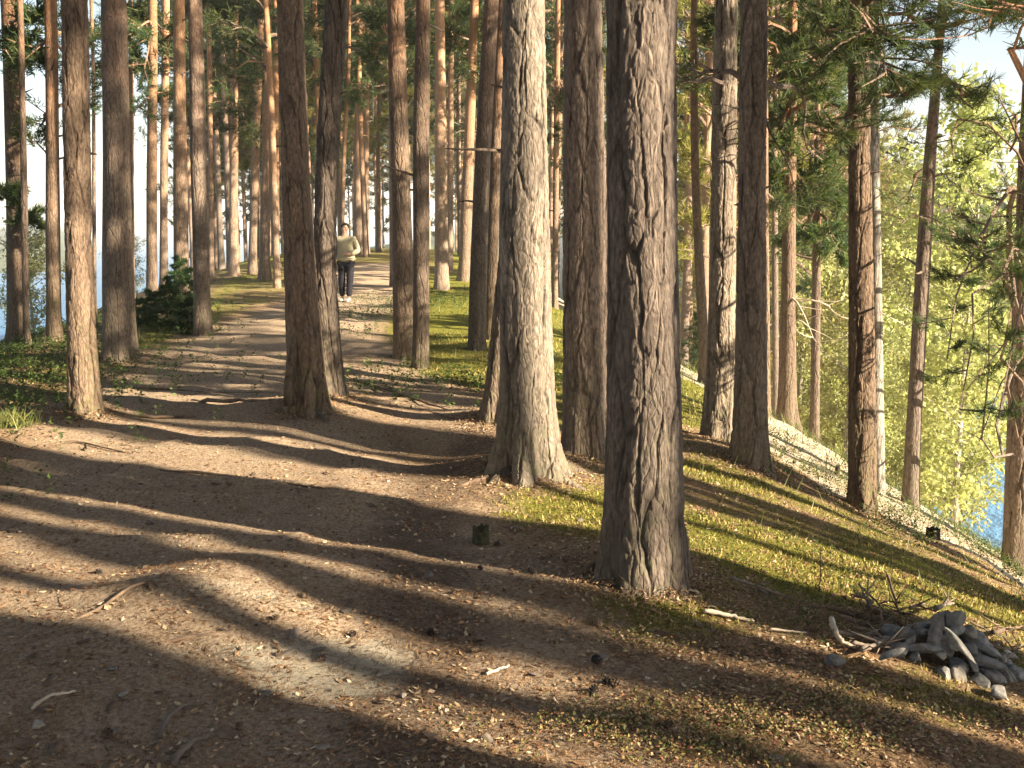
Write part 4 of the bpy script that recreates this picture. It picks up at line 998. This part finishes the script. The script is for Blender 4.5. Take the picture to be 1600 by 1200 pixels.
for k, (u, v, s_, m_, lab) in enumerate([(1305, 1040, .8, stone_m, 'dark grey stone lying alone left of the heap'), (1500, 1058, .45, stone_pale, 'small pale pinkish stone at the front foot of the heap'), (1578, 1030, .7, stone_pale, 'whitish stone at the right end of the heap'),
                          (1560, 1092, .9, stone_m, 'flat grey stone low in front of the right end of the heap'), (1545, 1065, .9, stone_m, 'grey stone in the right tail of the heap'), (1535, 1045, 1.0, stone_m, 'roundish grey stone on the right slope of the heap'), (1590, 1060, .9, stone_m, 'grey stone cut by the right picture edge'),
                          (1555, 1015, .5, stone_pale, 'white stone behind the right side of the heap'),
                          (630, 1090, .28, stone_pale, 'small sunlit pale stone on the path below the sandy patch'), (60, 1137, .45, stone_pale, 'whitish pebble at the lower left beside the bark strips'), (175, 1048, .35, stone_m, 'small bluish pebble on the shaded litter at left'), (192, 1090, .42, stone_m, 'bluish grey pebble in the lower left litter'),
                          (520, 1108, .22, stone_pale, 'tiny pale pebble under the sandy patch'), (697, 1112, .2, stone_pale, 'tiny white pebble right of the sunlit pale stone'), (1010, 1063, .3, stone_pale, 'small pale stone on the lit needle litter left of the heap')]):
    x, y, z = hit(u, v); me = rock_mesh(300 + k, .055, .045, .035, m_); put_stone(x, y, z + .02 * s_, s_, (0, 0, k), lab, 'loose stones on the ground' if k > 7 or k == 0 else GST, me)

# ------------------------------------------------------------------ sticks, chips, stumps, roots
def stick(name, px, r, mat, label, cat, group=None, lift=.008, twigs=0, seed=0, tip=.5):
    """px: (u, v, height above ground)"""
    P = []
    for (u, v, h) in px:
        x, y, z = hit(u, v); P.append((x, y, z + lift + h))
    P = np.array(P); n = 14; t_ = np.linspace(0, 1, len(P)); tt = np.linspace(0, 1, n)
    Q = np.stack([np.interp(tt, t_, P[:, c]) for c in range(3)], 1)
    rs = np.random.default_rng(seed + 1)
    for _ in range(2): Q[1:-1] = (Q[:-2] + 2 * Q[1:-1] + Q[2:]) / 4
    Q[1:-1] += rs.normal(0, r * .25, Q[1:-1].shape)
    o0 = Q[0].copy(); mb = MB(); mb.tube(Q - o0, r * (1 - (1 - tip) * tt) * (1 + .15 * rs.normal(0, 1, n)), 8, 0, .15)
    for k in range(twigs):
        f = rs.integers(4, 12); d_ = unit(rs.normal(0, 1, 3) * [1, 1, .4] + [0, 0, .5]); l_ = rs.uniform(.05, .16)
        b_ = Q[f] - o0; mb.tube([b_, b_ + d_ * l_ * .5, b_ + d_ * l_], [r * .5, r * .35, r * .12], 5)
    o = link(name, mb.mesh(name, [mat]), None, tuple(o0)); return tag(o, label, cat, group)
stick('stick', [(1008, 903, .02), (1050, 918, .01), (1092, 930, .0)], .010, wood_pale, 'bare pale stick at the foot of the nearest trunk', 'stick')
stick('stick', [(1298, 988, .05), (1310, 1010, .02), (1335, 1016, 0)], .014, wood_pale, 'short whitish crooked stick left of the stone heap', 'stick')
stick('stick', [(760, 1057, 0), (795, 1045, .004)], .007, wood_pale, 'short pale splinter lying on the shaded litter in the middle foreground', 'stick')
stick('stick', [(1100, 962, .01), (1140, 968, .01), (1178, 975, 0)], .012, wood_pale, 'broken pale branch piece on moss right of the nearest trunk', 'stick')
stick('stick', [(1203, 990, .01), (1260, 992, 0)], .006, wood_pale, 'thin pale twig between broken branch piece and stone heap', 'stick')
stick('bark_strip', [(50, 1113, .0), (75, 1100, .02), (118, 1084, .0)], .008, wood_pale, 'curled pale bark strip at the lower left', 'bark strip')
stick('exposed_root', [(248, 1156, 0), (265, 1128, .015), (290, 1112, .015), (318, 1104, 0)], .010, wood_grey, 'curved grey root arching from the ground at lower left', 'root')
stick('exposed_root', [(270, 1200, 0), (285, 1183, .012), (305, 1168, .015), (326, 1152, 0)], .012, wood_grey, 'curved grey root touching the bottom picture edge', 'root')
GR = 'bare roots crossing the path'
for k, (pp, r_, lb) in enumerate([([(60, 985, -.01), (150, 958, .0), (180, 938, .02), (215, 914, .02), (290, 908, -.005), (360, 915, -.012)], .013, 'stepped root forming the edge above the big sunlit foreground patch'),
        ([(215, 1015, -.01), (290, 998, .01), (350, 988, .0), (400, 975, -.01)], .014, 'straight dark root across the sunlit foreground patch'),
        ([(330, 1030, -.008), (370, 1040, .006), (410, 1056, -.008)], .010, 'short root beside the sandy patch'),
        ([(160, 640, 0), (230, 655, .02), (300, 650, .01), (360, 662, 0)], .020, 'root left of the path right of the dappled pine'),
        ([(170, 612, 0), (240, 606, .02), (320, 616, .02), (440, 612, 0)], .022, 'upper root crossing the full path width'),
        ([(300, 625, 0), (380, 630, .03), (445, 625, 0)], .025, 'thick root running to the crossing pair'),
        ([(340, 470, 0), (400, 478, .03), (445, 476, 0)], .03, 'far root crossing the path before the bend'),
        ([(530, 590, 0), (570, 600, .02), (640, 622, .01), (700, 640, 0)], .02, 'long root right of the crossing pair'),
        ([(660, 640, 0), (700, 655, .02), (745, 655, .01)], .02, 'root reaching from the leaning dark pine onto the path'),
        ([(250, 735, 0), (340, 742, .015), (470, 760, .01), (560, 770, 0)], .016, 'low root along the long sunlit stripe'),
        ([(50, 700, 0), (120, 690, .015), (220, 712, 0)], .016, 'low root left in the long sunlit stripe'),
        ([(780, 735, -.01), (760, 748, .01), (720, 760, .01), (690, 764, -.01)], .022, 'root spreading left from the flared trunk'),
        ([(880, 735, -.01), (905, 745, .01), (945, 752, -.01)], .022, 'root spreading right from the flared trunk'),
        ([(940, 880, .0), (915, 895, .015), (880, 905, -.01)], .03, 'thick root spreading left from the nearest trunk'),
        ([(1200, 726, .0), (1235, 740, .01), (1290, 752, -.01)], .02, 'root running downhill from the dark slope-edge pine')]):
    stick('exposed_root', pp, r_ * .8, root_m, lb, 'root', GR, lift=-.35 * r_, seed=k, tip=.45)
# brushwood behind and left of the heap
GB = 'brushwood around the stone heap'
bw = [((1340, 945), (1400, 985)), ((1385, 930), (1410, 985)), ((1310, 975), (1400, 1000)), ((1330, 995), (1410, 1002)), ((1300, 1000), (1400, 1012)), ((1355, 960), (1440, 1000)), ((1325, 965), (1395, 990)), ((1350, 1010), (1420, 1015)), ((1345, 1030), (1400, 1005)),
      ((1370, 1000), (1320, 1012)), ((1420, 985), (1450, 950)), ((1460, 985), (1490, 948)), ((1515, 985), (1580, 1010)), ((1540, 1020), (1600, 1030)), ((1550, 1000), (1598, 985)), ((1565, 1050), (1600, 1010)), ((1330, 1020), (1395, 1020)), ((1290, 960), (1370, 980)), ((1180, 930), (1330, 975)), ((1140, 915), (1250, 945)), ((1360, 975), (1330, 935)), ((1405, 975), (1370, 950))]
for k, (a_, b_) in enumerate(bw):
    up = .06 if k in (0, 1, 10, 11, 20, 21) else .02
    stick('brushwood_stick', [(a_[0], a_[1], up * 1.5), ((a_[0] + b_[0]) / 2, (a_[1] + b_[1]) / 2, up), (b_[0], b_[1], .01)], .005 + .003 * (k % 3), [wood_grey, root_m, root_m, wood_grey][k % 4], 'dry twiggy stick in the tangle around the stone heap', 'stick', GB, twigs=4, seed=40 + k, tip=.4)
for k, (pp) in enumerate([[(1262, 740, 0), (1268, 750, .15), (1258, 735, .35)], [(1280, 925, 0), (1281, 925, .10), (1278, 925, .22)], [(985, 935, 0), (983, 934, .05), (981, 934, .12)], [(1300, 640, 0), (1300, 640, .2), (1304, 640, .5)]][:3]):
    stick('upright_twig', pp, .004, root_m, ['thin leaning twig on the pale sand slope', 'thin upright twig on the lit moss above the heap', 'tiny upright shoot below the nearest trunk'][k], 'twig', None, lift=0, twigs=1, seed=k, tip=.3)

def stump(u, v, r, h, mat, label, seed, jag=.3):
    x, y, z = hit(u, v); rs = np.random.default_rng(seed); seg = 24
    th = np.arange(seg) * 6.283 / seg; top = h * (1 + jag * (rs.random(seg) - .5)); V = []; nr = 7
    lob = 1 + .12 * np.cos(4 * th + 1) + .06 * rs.normal(0, 1, seg)
    for k in range(nr):
        f = k / (nr - 1); rr = r * (1 + .7 * math.exp(-f * 5)) * lob
        V.append(np.stack([rr * np.cos(th), rr * np.sin(th), -.06 + f * (top + .06)], 1))
    V.append(np.stack([r * .75 * np.cos(th), r * .75 * np.sin(th), top * .9], 1)); V.append(np.stack([r * .3 * np.cos(th), r * .3 * np.sin(th), top * .72], 1)); nr += 2
    V = np.concatenate(V + [np.array([[0, 0, h * .7]])]); i = np.arange(nr - 1)[:, None] * seg; j = np.arange(seg)[None]; k = (j + 1) % seg
    mb = MB(); mb.add(V, np.stack([i + j, i + k, i + seg + k, i + seg + j], -1).reshape(-1, 4), np.stack([(nr - 1) * seg + np.arange(seg), (nr - 1) * seg + (np.arange(seg) + 1) % seg, np.full(seg, nr * seg)], 1))
    o = link('tree_stump', mb.mesh('tree_stump', [mat], True), None, (x, y, z)); tag(o, label, 'stump')
stump(752, 850, .038, .085, stump_m, 'small dark mossy stump in the shade left of the nearest trunk', 1, .5)
stump(1457, 842, .045, .085, charred_m, 'small black stump on the edge of the bright sand slope', 2, .2)
stump(1308, 742, .022, .09, stump_m, 'jagged broken stub on the pale sand slope', 3, .8)

# pine cones
def cone_mesh(seed):
    rs = np.random.default_rng(seed); mb = MB()
    mb.tube([(0, 0, -.02), (0, 0, 0), (0, 0, .018)], [.006, .011, .004], 8)
    for k in range(34):
        f = k / 34; z = -.02 + .04 * f; r_ = .015 * math.sin(math.pi * (f * .85 + .12)); a_ = k * 2.4
        c = np.array([math.cos(a_) * r_, math.sin(a_) * r_, z]); t_ = np.array([-math.sin(a_), math.cos(a_), 0]) * .005; o_ = c + np.array([math.cos(a_) * .005, math.sin(a_) * .005, .006])
        mb.add([c - t_, c + t_, o_ + t_ * .6, o_ - t_ * .6], [[0, 1, 2, 3]])
    return mb.mesh('pine_cone', [charred_m if seed == 1 else root_m], False)
CN = [cone_mesh(k) for k in range(3)]
rs = np.random.default_rng(55)
for k in range(24):
    u = rs.uniform(20, 1250); v = rs.uniform(780, 1190); x, y, z = hit(u, v)
    o = link('pine_cone', CN[k % 3], None, (x, y, z + .012)); o.rotation_euler = (1.45 + rs.normal(0, .2), 0, rs.random() * 6.28); sc = rs.uniform(.65, 1.0); o.scale = (sc,) * 3
    tag(o, 'small dark pine cone lying on the needle litter', 'pine cone', 'pine cones on the forest floor')
# bark chips and larger dry leaves
def chip_mesh(seed, mat):
    rs = np.random.default_rng(seed); n = 9; th = np.arange(n) * 6.283 / n; r_ = .022 * (.7 + .5 * rs.random(n)); V = []
    for s_ in (1, -1):
        V.append(np.stack([r_ * np.cos(th) * 1.4, r_ * np.sin(th), s_ * .002 + .15 * r_ * np.cos(2 * th)], 1))
    V = np.concatenate(V + [np.array([[0, 0, .005], [0, 0, -.001]])]); j = np.arange(n); k = (j + 1) % n
    mb = MB(); mb.add(V, np.stack([j + n, k + n, k, j], 1), np.concatenate([np.stack([j, k, np.full(n, 2 * n)], 1), np.stack([k + n, j + n, np.full(n, 2 * n + 1)], 1)])); return mb.mesh('bark_chip', [mat], False)
CH = [chip_mesh(k, [root_m, wood_grey, root_m, wood_grey, root_m][k % 5]) for k in range(10)]
for k in range(110):
    u = rs.uniform(0, 1600); v = rs.uniform(740, 1195)
    x, y, z = hit(u, v); o = link('bark_chip', CH[k % 10], None, (x, y, z + .006)); o.rotation_euler = (rs.normal(0, .25), rs.normal(0, .25), rs.random() * 6.28); sc = rs.uniform(.4, 1.1); o.scale = (sc,) * 3
    tag(o, 'small flake of pine bark lying on the forest floor', 'bark chip', 'bark flakes on the forest floor')
# grass tuft at the left edge
x, y, z = hit(12, 668); rsg = np.random.default_rng(4); mb = MB(); n = 260
c = np.stack([rsg.normal(0, .10, n), rsg.normal(0, .08, n), np.full(n, -.01)], 1); d = unit(np.stack([rsg.normal(0, .3, n), rsg.normal(0, .3, n), np.ones(n)], 1)); s_ = unit(np.cross(d, rsg.normal(0, 1, (n, 3)))); h = rsg.uniform(.08, .2, (n, 1))
b1 = c + d * h * .6; b2 = c + d * h + np.stack([d[:, 0], d[:, 1], -d[:, 2] * .2], 1) * h * .3
V = np.stack([c - s_ * .003, c + s_ * .003, b1 + s_ * .0025, b1 - s_ * .0025, b2 + s_ * .0005, b2 - s_ * .0005], 1).reshape(-1, 3); b0 = np.arange(n)[:, None] * 6
mb.add(V, np.concatenate([b0 + [0, 1, 2, 3], b0 + [3, 2, 4, 5]])); tag(link('grass_tuft', mb.mesh('grass_tuft', [grass_mat], False), None, (x, y, z)), 'pale green grass tuft at the left picture edge before the dappled pine', 'grass tuft')

# ------------------------------------------------------------------ the walker
def skin(name, joints, edges, mat, parent, sub=2):
    me = bpy.data.meshes.new(name); me.from_pydata([j[0] for j in joints], edges, []); me.update()
    o = bpy.data.objects.new(name + '_cage', me); C.objects.link(o)
    sk_ = o.modifiers.new('s', 'SKIN'); sk_.use_smooth_shade = True
    for k, j in enumerate(joints):
        sv = me.skin_vertices[0].data[k]; r_ = j[1]; sv.radius = r_ if isinstance(r_, tuple) else (r_, r_)
    me.skin_vertices[0].data[0].use_root = True
    sb = o.modifiers.new('u', 'SUBSURF'); sb.levels = sub; sb.render_levels = sub
    dg = bpy.context.evaluated_depsgraph_get(); dg.update()
    m2 = bpy.data.meshes.new_from_object(o.evaluated_get(dg)); m2.name = name
    bpy.data.objects.remove(o); m2.materials.clear(); m2.materials.append(mat)
    m2.polygons.foreach_set('use_smooth', [True] * len(m2.polygons))
    return link(name, m2, parent)
px_, py_, pz_ = hit(537, 468)
py_ = 23.3; px_ = ray(542, 468)[0] * py_; pz_ = tz(px_, py_)
person = link('person', None, None, (px_, py_, pz_)); person.rotation_euler = (0, 0, R(-8))
tag(person, 'person in loose cream jacket, dark trousers and white shoes walking the path, one arm bent', 'person')
# local axes: faces -Y (towards the viewer), +X to the picture's right
HJ = [((0, 0, .93), .13), ((0, .0, 1.12), .125), ((0, .0, 1.32), (.15, .11)), ((0, .0, 1.43), (.10, .08)), ((0, 0, 1.50), .055), ((0, -.01, 1.57), .06), ((0, -.012, 1.65), (.078, .088)), ((0, -.005, 1.72), (.06, .072)),
      ((-.17, 0, 1.41), .055), ((-.24, .0, 1.14), .042), ((-.26, -.06, .90), .028), ((-.262, -.08, .83), (.018, .036)), ((.17, 0, 1.41), .055), ((.27, .03, 1.14), .042), ((.13, -.20, 1.07), .03), ((.07, -.22, 1.08), (.034, .02)),
      ((-.09, 0, .88), .09), ((-.10, -.03, .48), .055), ((-.11, .02, .09), .038), ((.09, 0, .88), .09), ((.10, -.05, .48), .055), ((.08, -.10, .09), .038)]
HE = [(0, 1), (1, 2), (2, 3), (3, 4), (4, 5), (5, 6), (6, 7), (3, 8), (8, 9), (9, 10), (10, 11), (3, 12), (12, 13), (13, 14), (14, 15), (0, 16), (16, 17), (17, 18), (0, 19), (19, 20), (20, 21)]
for base, dx in ((11, -1), (15, 1)):          # fingers and thumb
    b = Vector(HJ[base][0])
    for k in range(4):
        if base == 11: p = b + Vector((0, -.027 + .018 * k, -.045)); p2 = p + Vector((.008, .002, -.035 - .006 * (k in (1, 2))))
        else: p = b + Vector((-.04, -.004, .027 - .018 * k)); p2 = p + Vector((-.03 - .006 * (k in (1, 2)), .016, -.004))
        n0 = len(HJ); HJ += [(tuple(p), .009), (tuple(p2), .007)]; HE += [(base, n0), (n0, n0 + 1)]
    p = b + (Vector((.006, -.04, -.005)) if base == 11 else Vector((-.01, 0, .042))); p2 = p + (Vector((.004, -.015, -.028)) if base == 11 else Vector((-.026, 0, .014)))
    n0 = len(HJ); HJ += [(tuple(p), .011), (tuple(p2), .009)]; HE += [(base, n0), (n0, n0 + 1)]
body = skin('body', HJ, HE, skin_m, person, 2)
# face: nose, ears, brow merged into the body mesh, eyes and mouth as parts
bm = bmesh.new(); bm.from_mesh(body.data)
for (c0, s0) in [((0, -.100, 1.628), (.011, .016, .020)), ((-.078, .0, 1.63), (.010, .018, .028)), ((.078, .0, 1.63), (.010, .018, .028)), ((0, -.083, 1.572), (.022, .014, .012))]:
    bmesh.ops.create_uvsphere(bm, u_segments=12, v_segments=8, radius=1, matrix=Matrix.Translation(c0) @ Matrix.Diagonal((*s0, 1)))
bm.to_mesh(body.data); bm.free()
def ball(name, c0, s0, mat, parent):
    bm = bmesh.new(); bmesh.ops.create_uvsphere(bm, u_segments=14, v_segments=10, radius=1, matrix=Matrix.Translation(c0) @ Matrix.Diagonal((*s0, 1)))
    me = bpy.data.meshes.new(name); bm.to_mesh(me); bm.free(); me.materials.append(mat); me.polygons.foreach_set('use_smooth', [True] * len(me.polygons)); return link(name, me, parent)
for sx_ in (-1, 1): ball('eye', (sx_ * .031, -.088, 1.650), (.013, .008, .007), eye_m, person)
ball('mouth', (0, -.093, 1.592), (.022, .006, .005), simple_mat('lips', (.36, .15, .12), (.42, .18, .14), 12, .5, 0), person)
# hair cap
bm = bmesh.new(); bmesh.ops.create_icosphere(bm, subdivisions=4, radius=1)
for v in list(bm.verts):
    if v.co.z < -.35 + (-.0 if v.co.y > .1 else 0) or (v.co.y < -.35 and v.co.z < .42): bm.verts.remove(v)
for v in bm.verts:
    n_ = .03 * math.sin(v.co.x * 19) * math.cos(v.co.y * 17)
    v.co = Vector((v.co.x * (.092 + n_ * .2), v.co.y * .107 + .004, 1.675 + v.co.z * (.095 + n_ * .15)))
me = bpy.data.meshes.new('hair'); bm.to_mesh(me); bm.free(); me.materials.append(hair_m); ho = link('hair', me, person); sol = ho.modifiers.new('t', 'SOLIDIFY'); sol.thickness = .01
# jacket: loose torso with hem, sleeves
JJ = [((0, 0, 1.12), (.20, .145)), ((0, 0, .98), (.205, .15)), ((0, 0, .86), (.21, .15)), ((0, 0, 1.30), (.20, .14)), ((0, .0, 1.43), (.13, .10)), ((0, .0, 1.49), (.075, .075)),
      ((-.19, 0, 1.405), .078), ((-.26, .0, 1.14), .070), ((-.272, -.05, .93), .055), ((.19, 0, 1.405), .078), ((.29, .03, 1.14), .072), ((.16, -.185, 1.075), .055)]
skin('jacket', JJ, [(0, 1), (1, 2), (0, 3), (3, 4), (4, 5), (4, 6), (6, 7), (7, 8), (4, 9), (9, 10), (10, 11)], jacket_m, person, 2)
ball('pocket_flap', (.05, -.155, 1.05), (.05, .008, .010), simple_mat('olive_trim', (.14, .13, .07), (.18, .17, .1), 20, .8, 0), person)
TJ = [((0, 0, .92), (.155, .12)), ((-.09, 0, .84), .108), ((-.10, -.03, .48), .085), ((-.11, .015, .10), .068), ((.09, 0, .84), .108), ((.10, -.05, .48), .085), ((.08, -.10, .10), .068)]
skin('trousers', TJ, [(0, 1), (1, 2), (2, 3), (0, 4), (4, 5), (5, 6)], trouser_m, person, 2)
for (x, y) in ((-.11, .02), (.08, -.10)):
    s_ = skin('shoe', [((x, y + .05, .05), (.045, .045)), ((x, y - .02, .055), (.048, .045)), ((x, y - .10, .04), (.048, .034)), ((x, y - .18, .032), (.042, .026))], [(0, 1), (1, 2), (2, 3)], shoe_m, person, 2)
    so_ = skin('sole', [((x, y + .07, .012), (.044, .012)), ((x, y - .06, .012), (.048, .012)), ((x, y - .20, .012), (.044, .012))], [(0, 1), (1, 2)], sole_m, s_, 1)
print('objects', len(bpy.data.objects))

# ------------------------------------------------------------------ evening haze over the lake and slopes
def haze():
    m = bpy.data.materials.new('haze'); m.use_nodes = True; t = m.node_tree
    t.nodes.remove(t.nodes['Principled BSDF'])
    v = t.nodes.new('ShaderNodeVolumePrincipled'); v.inputs['Color'].default_value = (.93, .97, 1, 1); v.inputs['Density'].default_value = .0009; v.inputs['Anisotropy'].default_value = -.1
    t.links.new(v.outputs[0], t.nodes['Material Output'].inputs['Volume'])
    bm = bmesh.new(); bmesh.ops.create_cube(bm, size=1, matrix=Matrix.Translation((0, 0, 15)) @ Matrix.Diagonal((7400, 7400, 80, 1)))
    me = bpy.data.meshes.new('haze'); bm.to_mesh(me); bm.free(); me.materials.append(m)
    tag(link('haze', me), kind='stuff')
haze()
